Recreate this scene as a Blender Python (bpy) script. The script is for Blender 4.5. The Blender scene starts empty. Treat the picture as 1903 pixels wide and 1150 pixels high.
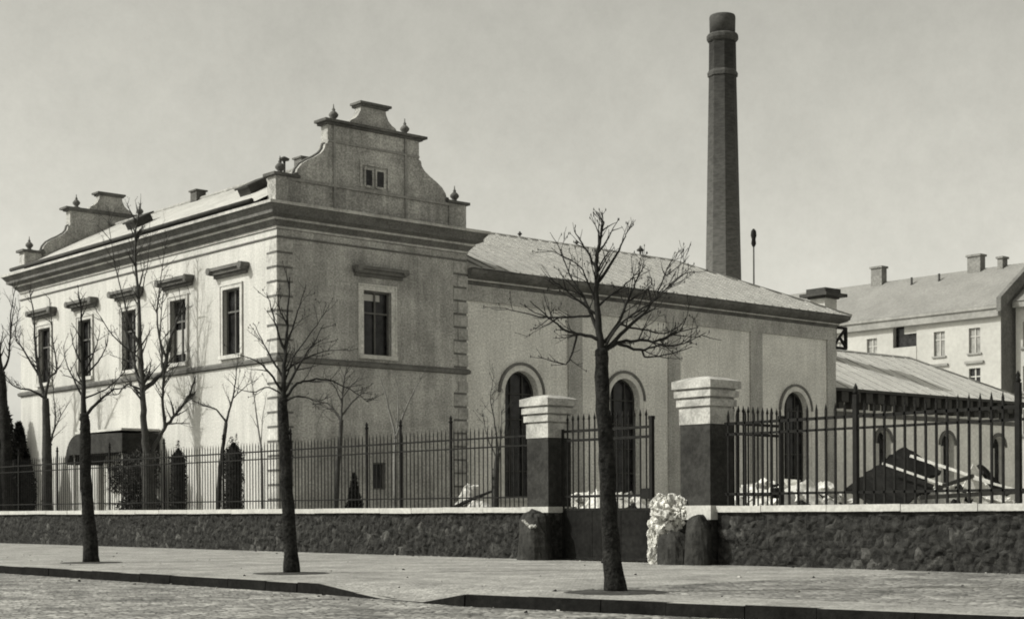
import bpy, bmesh, math, random
from mathutils import Vector, Matrix, noise as mnoise
R = math.radians
scene = bpy.context.scene
COL = scene.collection

# ------------------------------------------------------------------ axes
# X runs away from the street into the plot, Y runs along the street,
# Z = 0 is the pavement.  Camera stands over the origin.
YAW = R(41.03)
RIGHT = Vector((math.cos(YAW), -math.sin(YAW), 0))
FWD = Vector((math.sin(YAW), math.cos(YAW), 0))
EYE = 1.15

# ------------------------------------------------------------------ materials
def tint(v):
    """a grey of the old print's slightly warm cast"""
    return (v, v * .988, v * 0.925, 1)

def nodes_of(name):
    m = bpy.data.materials.new(name)
    m.use_nodes = True
    nt = m.node_tree
    return m, nt, nt.nodes, nt.links, nt.nodes['Principled BSDF']

def mat(name, v, var=.25, scale=2.0, fine=18.0, fvar=.12, rough=.9, bump=.15,
        bscale=25.0, streak=0.0, spec=.2, dist=.02, stain=0.0, stain_scale=.5):
    m, nt, N, L, B = nodes_of(name)
    tc = N.new('ShaderNodeTexCoord')
    def noise(sc, det=5, vec=None, ro=.6):
        n = N.new('ShaderNodeTexNoise')
        n.inputs['Scale'].default_value = sc
        n.inputs['Detail'].default_value = det
        n.inputs['Roughness'].default_value = ro
        L.new(vec or tc.outputs['Object'], n.inputs['Vector'])
        return n.outputs['Fac']
    def maprange(f, lo, hi, a=.3, b=.7):
        r = N.new('ShaderNodeMapRange')
        r.inputs['From Min'].default_value = a
        r.inputs['From Max'].default_value = b
        r.inputs['To Min'].default_value = lo
        r.inputs['To Max'].default_value = hi
        L.new(f, r.inputs['Value'])
        return r.outputs['Result']
    def mul(a, b):
        x = N.new('ShaderNodeMath'); x.operation = 'MULTIPLY'
        L.new(a, x.inputs[0]); L.new(b, x.inputs[1])
        return x.outputs[0]
    f = maprange(noise(scale), 1 - var, 1 + var)
    f = mul(f, maprange(noise(fine, 3), 1 - fvar, 1 + fvar))
    if streak:
        mp = N.new('ShaderNodeMapping')
        mp.inputs['Scale'].default_value = (1.3, 1.3, .10)
        L.new(tc.outputs['Object'], mp.inputs['Vector'])
        f = mul(f, maprange(noise(2.6, 5, mp.outputs['Vector']), 1 - streak, 1 + .3 * streak))
    if stain:
        f = mul(f, maprange(noise(stain_scale, 6, None, .7), 1 - stain, 1.0, .42, .56))
    mx = N.new('ShaderNodeVectorMath'); mx.operation = 'SCALE'
    mx.inputs[0].default_value = tint(v)[:3]
    L.new(f, mx.inputs['Scale'])
    L.new(mx.outputs['Vector'], B.inputs['Base Color'])
    B.inputs['Roughness'].default_value = rough
    B.inputs['Specular IOR Level'].default_value = spec
    if bump:
        b = N.new('ShaderNodeBump')
        b.inputs['Strength'].default_value = bump
        b.inputs['Distance'].default_value = dist
        L.new(noise(bscale, 6), b.inputs['Height'])
        L.new(b.outputs['Normal'], B.inputs['Normal'])
    return m

def sett_mat(name, v, size, var, dark, bump=.6, wet=0.0, big=.3, big_scale=.35):
    """small stone setts: Voronoi cells, dark joints, each stone a little different"""
    m, nt, N, L, B = nodes_of(name)
    tc = N.new('ShaderNodeTexCoord')
    mp = N.new('ShaderNodeMapping')
    mp.inputs['Scale'].default_value = (1 / size, 1 / size, 1 / size)
    L.new(tc.outputs['Object'], mp.inputs['Vector'])
    vo = N.new('ShaderNodeTexVoronoi'); vo.voronoi_dimensions = '2D'
    vo.inputs['Randomness'].default_value = .55
    vo.inputs['Scale'].default_value = 1
    L.new(mp.outputs['Vector'], vo.inputs['Vector'])
    ve = N.new('ShaderNodeTexVoronoi'); ve.voronoi_dimensions = '2D'
    ve.feature = 'DISTANCE_TO_EDGE'
    ve.inputs['Randomness'].default_value = .55
    ve.inputs['Scale'].default_value = 1
    L.new(mp.outputs['Vector'], ve.inputs['Vector'])
    joint = N.new('ShaderNodeMapRange')
    joint.inputs['From Min'].default_value = 0.02
    joint.inputs['From Max'].default_value = 0.16
    joint.inputs['To Min'].default_value = dark
    joint.inputs['To Max'].default_value = 1
    L.new(ve.outputs['Distance'], joint.inputs['Value'])
    sep = N.new('ShaderNodeSeparateColor')
    L.new(vo.outputs['Color'], sep.inputs['Color'])
    st = N.new('ShaderNodeMapRange')
    st.inputs['To Min'].default_value = 1 - var
    st.inputs['To Max'].default_value = 1 + var
    L.new(sep.outputs['Red'], st.inputs['Value'])
    nz = N.new('ShaderNodeTexNoise')
    nz.inputs['Scale'].default_value = big_scale
    nz.inputs['Detail'].default_value = 7
    nz.inputs['Roughness'].default_value = .68
    L.new(tc.outputs['Object'], nz.inputs['Vector'])
    bg = N.new('ShaderNodeMapRange')
    bg.inputs['From Min'].default_value = .35
    bg.inputs['From Max'].default_value = .65
    bg.inputs['To Min'].default_value = 1 - big
    bg.inputs['To Max'].default_value = 1 + big * .6
    L.new(nz.outputs['Fac'], bg.inputs['Value'])
    a = N.new('ShaderNodeMath'); a.operation = 'MULTIPLY'
    L.new(joint.outputs[0], a.inputs[0]); L.new(st.outputs[0], a.inputs[1])
    c = N.new('ShaderNodeMath'); c.operation = 'MULTIPLY'
    L.new(a.outputs[0], c.inputs[0]); L.new(bg.outputs[0], c.inputs[1])
    mx = N.new('ShaderNodeVectorMath'); mx.operation = 'SCALE'
    mx.inputs[0].default_value = tint(v)[:3]
    L.new(c.outputs[0], mx.inputs['Scale'])
    L.new(mx.outputs['Vector'], B.inputs['Base Color'])
    B.inputs['Roughness'].default_value = .85
    B.inputs['Specular IOR Level'].default_value = .25
    b = N.new('ShaderNodeBump')
    b.inputs['Strength'].default_value = bump
    b.inputs['Distance'].default_value = .03
    hs = N.new('ShaderNodeMath'); hs.operation = 'ADD'
    sm = N.new('ShaderNodeMath'); sm.operation = 'MULTIPLY'; sm.inputs[1].default_value = .5
    L.new(sep.outputs['Green'], sm.inputs[0])
    L.new(joint.outputs[0], hs.inputs[0]); L.new(sm.outputs[0], hs.inputs[1])
    L.new(hs.outputs[0], b.inputs['Height'])
    L.new(b.outputs['Normal'], B.inputs['Normal'])
    return m

def rubble_mat(name, v):
    """dark rubble masonry: irregular stones with paler chips"""
    m, nt, N, L, B = nodes_of(name)
    tc = N.new('ShaderNodeTexCoord')
    nz = N.new('ShaderNodeTexNoise'); nz.inputs['Scale'].default_value = 2.2; nz.inputs['Detail'].default_value = 2
    L.new(tc.outputs['Object'], nz.inputs['Vector'])
    mixv = N.new('ShaderNodeVectorMath'); mixv.operation = 'MULTIPLY_ADD'
    mixv.inputs[1].default_value = (.35, .35, .35)
    L.new(nz.outputs['Color'], mixv.inputs[0]); L.new(tc.outputs['Object'], mixv.inputs[2])
    vo = N.new('ShaderNodeTexVoronoi'); vo.inputs['Scale'].default_value = 5.2
    L.new(mixv.outputs['Vector'], vo.inputs['Vector'])
    ve = N.new('ShaderNodeTexVoronoi'); ve.feature = 'DISTANCE_TO_EDGE'; ve.inputs['Scale'].default_value = 5.2
    L.new(mixv.outputs['Vector'], ve.inputs['Vector'])
    sep = N.new('ShaderNodeSeparateColor'); L.new(vo.outputs['Color'], sep.inputs['Color'])
    rp = N.new('ShaderNodeValToRGB')
    e = rp.color_ramp.elements
    e[0].position = 0; e[0].color = tint(v * .8)
    e[1].position = .8; e[1].color = tint(v * 1.15)
    x = e.new(.95); x.color = tint(v * 1.5)
    x = e.new(1.0); x.color = tint(v * 2.7)
    L.new(sep.outputs['Red'], rp.inputs['Fac'])
    n2 = N.new('ShaderNodeTexNoise'); n2.inputs['Scale'].default_value = 6.5; n2.inputs['Detail'].default_value = 9
    n2.inputs['Roughness'].default_value = .7
    L.new(tc.outputs['Object'], n2.inputs['Vector'])
    mr = N.new('ShaderNodeMapRange')
    mr.inputs['From Min'].default_value = .35; mr.inputs['From Max'].default_value = .7
    mr.inputs['To Min'].default_value = .4; mr.inputs['To Max'].default_value = 1.9
    L.new(n2.outputs['Fac'], mr.inputs['Value'])
    sc = N.new('ShaderNodeVectorMath'); sc.operation = 'SCALE'
    L.new(rp.outputs['Color'], sc.inputs[0]); L.new(mr.outputs['Result'], sc.inputs['Scale'])
    L.new(sc.outputs['Vector'], B.inputs['Base Color'])
    B.inputs['Roughness'].default_value = .95
    B.inputs['Specular IOR Level'].default_value = .1
    ad = N.new('ShaderNodeMath'); ad.operation = 'MULTIPLY_ADD'; ad.inputs[1].default_value = .6
    L.new(n2.outputs['Fac'], ad.inputs[0]); L.new(ve.outputs['Distance'], ad.inputs[2])
    b = N.new('ShaderNodeBump'); b.inputs['Strength'].default_value = .9; b.inputs['Distance'].default_value = .12
    L.new(ad.outputs[0], b.inputs['Height'])
    L.new(b.outputs['Normal'], B.inputs['Normal'])
    return m

def soot_mat(name, v):
    """chimney brick, sooted round its mouth"""
    m, nt, N, L, B = nodes_of(name)
    tc = N.new('ShaderNodeTexCoord')
    sx = N.new('ShaderNodeSeparateXYZ'); L.new(tc.outputs['Object'], sx.inputs[0])
    nz = N.new('ShaderNodeTexNoise'); nz.inputs['Scale'].default_value = .8; nz.inputs['Detail'].default_value = 6
    L.new(tc.outputs['Object'], nz.inputs['Vector'])
    add = N.new('ShaderNodeMath'); add.operation = 'MULTIPLY_ADD'; add.inputs[1].default_value = 7
    L.new(nz.outputs['Fac'], add.inputs[0]); L.new(sx.outputs['Z'], add.inputs[2])
    rp = N.new('ShaderNodeMapRange')
    rp.inputs['From Min'].default_value = 11; rp.inputs['From Max'].default_value = 33
    rp.inputs['To Min'].default_value = 1; rp.inputs['To Max'].default_value = .16
    L.new(add.outputs[0], rp.inputs['Value'])
    br = N.new('ShaderNodeTexNoise'); br.inputs['Scale'].default_value = 6; br.inputs['Detail'].default_value = 4
    mp = N.new('ShaderNodeMapping'); mp.inputs['Scale'].default_value = (.5, .5, 1.6)
    L.new(tc.outputs['Object'], mp.inputs['Vector']); L.new(mp.outputs['Vector'], br.inputs['Vector'])
    m2 = N.new('ShaderNodeMapRange'); m2.inputs['From Min'].default_value = .3; m2.inputs['From Max'].default_value = .7
    m2.inputs['To Min'].default_value = .7; m2.inputs['To Max'].default_value = 1.25
    L.new(br.outputs['Fac'], m2.inputs['Value'])
    mu = N.new('ShaderNodeMath'); mu.operation = 'MULTIPLY'
    L.new(rp.outputs[0], mu.inputs[0]); L.new(m2.outputs[0], mu.inputs[1])
    sc = N.new('ShaderNodeVectorMath'); sc.operation = 'SCALE'; sc.inputs[0].default_value = tint(v)[:3]
    L.new(mu.outputs[0], sc.inputs['Scale'])
    L.new(sc.outputs['Vector'], B.inputs['Base Color'])
    B.inputs['Roughness'].default_value = .9
    B.inputs['Specular IOR Level'].default_value = .1
    return m

def glass_mat(name):
    m, nt, N, L, B = nodes_of(name)
    tc = N.new('ShaderNodeTexCoord')
    nz = N.new('ShaderNodeTexNoise'); nz.inputs['Scale'].default_value = 2.5; nz.inputs['Detail'].default_value = 4
    L.new(tc.outputs['Object'], nz.inputs['Vector'])
    rp = N.new('ShaderNodeMapRange'); rp.inputs['From Min'].default_value = .35; rp.inputs['From Max'].default_value = .7
    rp.inputs['To Min'].default_value = .004; rp.inputs['To Max'].default_value = .03
    L.new(nz.outputs['Fac'], rp.inputs['Value'])
    L.new(rp.outputs[0], B.inputs['Base Color'])
    B.inputs['Roughness'].default_value = .22
    B.inputs['Specular IOR Level'].default_value = .2
    b = N.new('ShaderNodeBump'); b.inputs['Strength'].default_value = .12; b.inputs['Distance'].default_value = .05
    L.new(nz.outputs['Fac'], b.inputs['Height']); L.new(b.outputs['Normal'], B.inputs['Normal'])
    return m

M = dict(
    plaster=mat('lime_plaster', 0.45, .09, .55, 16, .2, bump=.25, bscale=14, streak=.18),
    plaster_gable=mat('weathered_shaded_plaster', 0.37,   .24, .6, 15, .42, bump=.3, bscale=14, streak=.30, stain=.28),  # mottled by weather; base also darkened to deepen the gable side's shade
    plaster_hall=mat('hall_plaster', 0.57, .16, .5, 14, .34, bump=.3, bscale=12, streak=.16),
    plaster_wing=mat('wing_plaster', 0.68, .14, .5, 6, .16, bump=.3, bscale=12),
    plaster_dark=mat('lisene_plaster', 0.32, .18, .7, 14, .35, bump=.2, streak=.2),
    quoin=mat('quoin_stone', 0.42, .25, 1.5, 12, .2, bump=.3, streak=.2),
    quoin_gable=mat('quoin_stone_shaded', 0.3, .28, 1.5, 12, .25, bump=.3, streak=.2),  # same stone, painted darker on the shaded gable side
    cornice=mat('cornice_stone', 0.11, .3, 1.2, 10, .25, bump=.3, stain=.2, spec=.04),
    cornice_slope=mat('cornice_shaded_slope', .115, .25, 1.2, 14, .3, bump=.3, spec=.04),  # sloped undersides darker than the fillets, their shade put into the colour
    moulding=mat('gable_moulding', .22, .25, 2, 12, .25, bump=.2),
    fire_wall=mat('shaded_fire_wall', .12, .2, .5, 4, .2, bump=.1),  # side wall and parapet darkened to stand for their shade
    far_chimney=mat('far_chimney_brick', .16, .25, .8, 4, .25, bump=.2),
    rubble_mid=mat('broken_brick', .22, .3, 3, 9, .3, bump=.5),
    cornice_light=mat('cornice_fascia', 0.34, .25, 1.2, 10, .25, bump=.3),  # on the cornice fillets, paler to draw lit edge lines
    trim=mat('dark_string_stone', .12, .25, 2, 12, .2, bump=.2, spec=.04),
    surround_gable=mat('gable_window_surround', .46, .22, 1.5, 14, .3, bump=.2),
    surround=mat('window_surround', 0.4, .18, 1.5, 10, .18, bump=.2),
    surround_hall=mat('arch_surround', 0.5, .15, 1.5, 10, .15, bump=.2),
    roof=mat('zinc_roof', 0.38, .14, .7, 8, .16, rough=.75, bump=.2, streak=.15),
    seam=mat('roof_seam', .24, .2, 2, 8, .2, rough=.8, bump=0),
    roof_far=mat('far_roof', 0.185, .12, .5, 5, .15, rough=.85, bump=.2),
    roof_wing=mat('wing_roof', .44, .12, .5, 5, .15, rough=.85, bump=.2),
    tenement=mat('tenement_plaster', 0.35, .1, .3, 3, .08, bump=.1),
    tenement_trim=mat('tenement_trim', .22, .2, .5, 3, .15, bump=.1),
    tenement_glass=mat('tenement_glass', .22, .4, .8, 3, .2, rough=.3, bump=0),
    wood=mat('window_timber', 0.1, .2, 3, 20, .15, bump=.1),
    glass=glass_mat('window_glass'),
    metal=mat('roof_metal_dark', .05, .25, 2, 10, .2, rough=.6, bump=.1, spec=.04),
    iron=mat('fence_iron', 0.015, .3, 6, 30, .2, rough=.55, bump=.1, spec=.04),
    sheet=mat('gate_sheet_iron', 0.012, .35, 1.5, 9, .3, rough=.8, bump=.25, spec=.04),
    rubble=rubble_mat('rubble_stone', 0.025),
    coping=mat('coping_stone', .37, .16, 1.5, 14, .18, bump=.3, bscale=18),
    shaft=mat('pillar_render_shadowed', 0.038, .25, 1.6, 12, .28, bump=.5, bscale=16, stain=.25, stain_scale=1.2, spec=.04),  # shaft darkened to stand for the shadow cast below the pale head
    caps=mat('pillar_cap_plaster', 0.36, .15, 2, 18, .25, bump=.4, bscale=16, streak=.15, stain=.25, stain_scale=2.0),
    guard=mat('guard_stone', 0.035, .3, 2.5, 9, .3, bump=.8, bscale=7, dist=.05, spec=.04),
    chip=mat('fresh_broken_stone', .28, .2, 4, 15, .2, bump=.4),
    soot=soot_mat('chimney_brick', 0.125),
    soot_dark=mat('chimney_crown', 0.05, .25, 1.5, 8, .25, bump=.3),
    kerb=mat('kerb_granite_shaded', 0.01, .35, 2, 14, .3, bump=.4, spec=.04),  # kerb sides blackened, the shadow along them put into the colour
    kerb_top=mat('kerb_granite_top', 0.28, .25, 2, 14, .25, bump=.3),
    soil=mat('pit_soil', .055, .35, 3, 12, .3, bump=.6, spec=.04),
    yard=mat('yard_dust', 0.42, .2, .6, 6, .2, bump=.4),
    bark=mat('tree_bark', .026, .5, 4, 20, .55, bump=1.0, bscale=16, dist=.05, streak=.5, spec=.04),
    twig=mat('twig_bark', 0.025, .3, 6, 22, .2, bump=0, spec=.04),
    twig_pale=mat('pale_bark', 0.15, .25, 6, 22, .2, bump=0, spec=.1),
    bark_garden=mat('garden_bark', 0.05, .35, 5, 22, .3, bump=.6, spec=.04),
    leaf_dark=mat('evergreen_needles', 0.022, .4, 3, 14, .3, bump=0, spec=.04),
    ivy=mat('ivy_leaves', .045, .4, 3, 14, .3, bump=0, spec=.04),
    blossom=mat('white_blossom', 0.62, .12, 5, 20, .15, bump=0),
    pale_stone=mat('broken_plaster', 0.5, .25, 2, 8, .25, bump=.8, bscale=6, dist=.06),
    tar=mat('tar_felt', 0.015, .35, 1.2, 8, .3, rough=.95, bump=.6, bscale=8, spec=.04),
    plank=mat('sawn_plank', 0.5, .15, 3, 20, .2, bump=.2),
    beam=mat('old_beam', .05, .3, 3, 15, .3, bump=.4, spec=.04),
    hood=mat('canopy_sheet', .035, .3, 2, 12, .25, bump=.2, spec=.04),
    road=sett_mat('street_setts', 0.28, .16, .42, .2, bump=1.0, big=.55, big_scale=1.1),
    pave=sett_mat('pavement_mosaic', 0.31, .09, .22, .5, bump=.5, big=.34, big_scale=.8),
    pave_rough=sett_mat('pavement_setts', 0.26, .16, .34, .25, bump=.9, big=.6, big_scale=.9),
)

# ------------------------------------------------------------------ mesh collecting
LOC = {}
class MB:
    def __init__(s):
        s.v = []; s.f = []; s.m = []; s.sm = []
    def face(s, pts, mi=0, smooth=False):
        i = len(s.v); s.v += [tuple(p) for p in pts]
        s.f.append(tuple(range(i, i + len(pts)))); s.m.append(mi); s.sm.append(smooth)
    def box(s, x0, x1, y0, y1, z0, z1, mi=0):
        i = len(s.v)
        s.v += [(x, y, z) for z in (z0, z1) for (x, y) in ((x0, y0), (x1, y0), (x1, y1), (x0, y1))]
        for q in ((3, 2, 1, 0), (4, 5, 6, 7), (0, 1, 5, 4), (1, 2, 6, 5), (2, 3, 7, 6), (3, 0, 4, 7)):
            s.f.append(tuple(i + k for k in q)); s.m.append(mi); s.sm.append(False)
    def obox(s, c, ax, ay, az, hx, hy, hz, mi=0):
        """box about centre c with unit axes and half sizes"""
        i = len(s.v); c = Vector(c)
        for kz in (-1, 1):
            for kx, ky in ((-1, -1), (1, -1), (1, 1), (-1, 1)):
                s.v.append(tuple(c + ax * hx * kx + ay * hy * ky + az * hz * kz))
        for q in ((3, 2, 1, 0), (4, 5, 6, 7), (0, 1, 5, 4), (1, 2, 6, 5), (2, 3, 7, 6), (3, 0, 4, 7)):
            s.f.append(tuple(i + k for k in q)); s.m.append(mi); s.sm.append(False)
    def bar(s, a, b, w, h=None, mi=0):
        a = Vector(a); b = Vector(b); h = h or w
        ax = (b - a); l = ax.length; ax.normalize()
        up = Vector((0, 0, 1)) if abs(ax.z) < .95 else Vector((0, 1, 0))
        ay = up.cross(ax).normalized(); az = ax.cross(ay)
        s.obox((a + b) / 2, ax, ay, az, l / 2, w / 2, h / 2, mi)
    def tube(s, pts, rad, n=6, mi=0, cap=True, smooth=True):
        pts = [Vector(p) for p in pts]
        rings = []
        t0 = (pts[1] - pts[0]).normalized()
        ref = Vector((1, 0, 0)) if abs(t0.x) < .8 else Vector((0, 1, 0))
        u = (ref - t0 * ref.dot(t0)).normalized()
        for k, p in enumerate(pts):
            if k == 0: t = pts[1] - pts[0]
            elif k == len(pts) - 1: t = pts[-1] - pts[-2]
            else: t = pts[k + 1] - pts[k - 1]
            t.normalize()
            u = (u - t * u.dot(t))
            u = u.normalized() if u.length > 1e-5 else t.orthogonal().normalized()
            w = t.cross(u)
            r = rad[k] if isinstance(rad, (list, tuple)) else rad
            i = len(s.v)
            for j in range(n):
                a = 2 * math.pi * j / n
                s.v.append(tuple(p + u * (r * math.cos(a)) + w * (r * math.sin(a))))
            rings.append(i)
        for k in range(len(rings) - 1):
            a, b = rings[k], rings[k + 1]
            for j in range(n):
                s.f.append((a + j, a + (j + 1) % n, b + (j + 1) % n, b + j)); s.m.append(mi); s.sm.append(smooth)
        if cap:
            s.f.append(tuple(rings[0] + j for j in reversed(range(n)))); s.m.append(mi); s.sm.append(False)
            s.f.append(tuple(rings[-1] + j for j in range(n))); s.m.append(mi); s.sm.append(False)
    def lathe(s, c, prof, n=12, mi=0, smooth=True, rot=0.0):
        """profile (radius, z) turned round the vertical through c"""
        rings = []
        for r, z in prof:
            i = len(s.v)
            for j in range(n):
                a = 2 * math.pi * j / n + rot
                s.v.append((c[0] + r * math.cos(a), c[1] + r * math.sin(a), c[2] + z))
            rings.append(i)
        for k in range(len(rings) - 1):
            a, b = rings[k], rings[k + 1]
            for j in range(n):
                s.f.append((a + j, a + (j + 1) % n, b + (j + 1) % n, b + j)); s.m.append(mi); s.sm.append(smooth)
        s.f.append(tuple(rings[0] + j for j in reversed(range(n)))); s.m.append(mi); s.sm.append(False)
        s.f.append(tuple(rings[-1] + j for j in range(n))); s.m.append(mi); s.sm.append(False)
    def prism(s, outline, axis, d0, d1, mi=0):
        """outline of (a, z) points; axis 'X' => a is X and the depth runs along Y"""
        def P(a, z, d): return (a, d, z) if axis == 'X' else (d, a, z)
        n = len(outline)
        s.face([P(a, z, d0) for a, z in outline], mi)
        s.face([P(a, z, d1) for a, z in reversed(outline)], mi)
        for k in range(n):
            (a, z), (b, y) = outline[k], outline[(k + 1) % n]
            s.face([P(b, y, d0), P(a, z, d0), P(a, z, d1), P(b, y, d1)], mi)
    def build(s, name, mats, parent=None, loc=None, weld=False):
        if parent is not None: base = LOC[parent.name]
        else: base = Vector(loc) if loc is not None else Vector((0, 0, 0))
        me = bpy.data.meshes.new(name)
        me.from_pydata([(x - base.x, y - base.y, z - base.z) for x, y, z in s.v], [], s.f)
        for m in (mats if isinstance(mats, (list, tuple)) else [mats]): me.materials.append(m)
        me.polygons.foreach_set('material_index', s.m)
        me.polygons.foreach_set('use_smooth', s.sm)
        bm = bmesh.new(); bm.from_mesh(me)
        if weld: bmesh.ops.remove_doubles(bm, verts=bm.verts, dist=1e-4)
        bmesh.ops.recalc_face_normals(bm, faces=bm.faces)
        bm.to_mesh(me); bm.free()
        o = bpy.data.objects.new(name, me); COL.objects.link(o)
        if parent is not None: o.parent = parent
        else: o.location = base
        LOC[o.name] = base
        return o

def tag(o, label, cat, group=None, kind=None):
    o['label'] = label; o['category'] = cat
    if group: o['group'] = group
    if kind: o['kind'] = kind
    return o
def thing(name, label, cat, loc, group=None):
    o = bpy.data.objects.new(name, None); COL.objects.link(o)
    o.location = loc; o.empty_display_size = .3
    LOC[o.name] = Vector(loc)
    return tag(o, label, cat, group)
def struct(o):
    o['kind'] = 'structure'; return o

def wall_face(mb, axis, c, a0, a1, z0, z1, holes, depth, inward, mi=0, rmi=None):
    """a wall plane at X=c or Y=c with rectangular or arched openings and their reveals.
    holes: (a0, a1, zbottom, ztop, arch_spring or None)"""
    rmi = mi if rmi is None else rmi
    def P(a, z, d=0.0):
        return (c + inward * d, a, z) if axis == 'X' else (a, c + inward * d, z)
    As = sorted({a0, a1} | {h[0] for h in holes} | {h[1] for h in holes})
    Zs = sorted({z0, z1} | {h[2] for h in holes} | {h[3] for h in holes})
    for i in range(len(As) - 1):
        for j in range(len(Zs) - 1):
            ca, cz = (As[i] + As[i + 1]) / 2, (Zs[j] + Zs[j + 1]) / 2
            if any(h[0] < ca < h[1] and h[2] < cz < h[3] for h in holes): continue
            mb.face([P(As[i], Zs[j]), P(As[i + 1], Zs[j]), P(As[i + 1], Zs[j + 1]), P(As[i], Zs[j + 1])], mi)
    for h in holes:
        b0, b1, y0, y1 = h[:4]
        sp = h[4] if len(h) > 4 and h[4] else None
        if sp is None:
            ring = [(b0, y0), (b1, y0), (b1, y1), (b0, y1)]
        else:
            n = 14; cx = (b0 + b1) / 2; rx = (b1 - b0) / 2; rz = y1 - sp
            arc = [(cx + rx * math.cos(math.pi * k / n), sp + rz * math.sin(math.pi * k / n)) for k in range(n + 1)]
            ring = [(b0, y0), (b1, y0)] + arc
            for k in range(n):
                (p, q), (r, t) = arc[k], arc[k + 1]
                if abs(y1 - q) < 1e-6: mb.face([P(p, q), P(r, y1), P(r, t)], mi)
                elif abs(y1 - t) < 1e-6: mb.face([P(p, q), P(p, y1), P(r, t)], mi)
                else: mb.face([P(p, q), P(p, y1), P(r, y1), P(r, t)], mi)
        for k in range(len(ring)):
            (p, q), (r, t) = ring[k], ring[(k + 1) % len(ring)]
            if (p, q) == (r, t): continue
            mb.face([P(p, q), P(r, t), P(r, t, depth), P(p, q, depth)], rmi)

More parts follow.
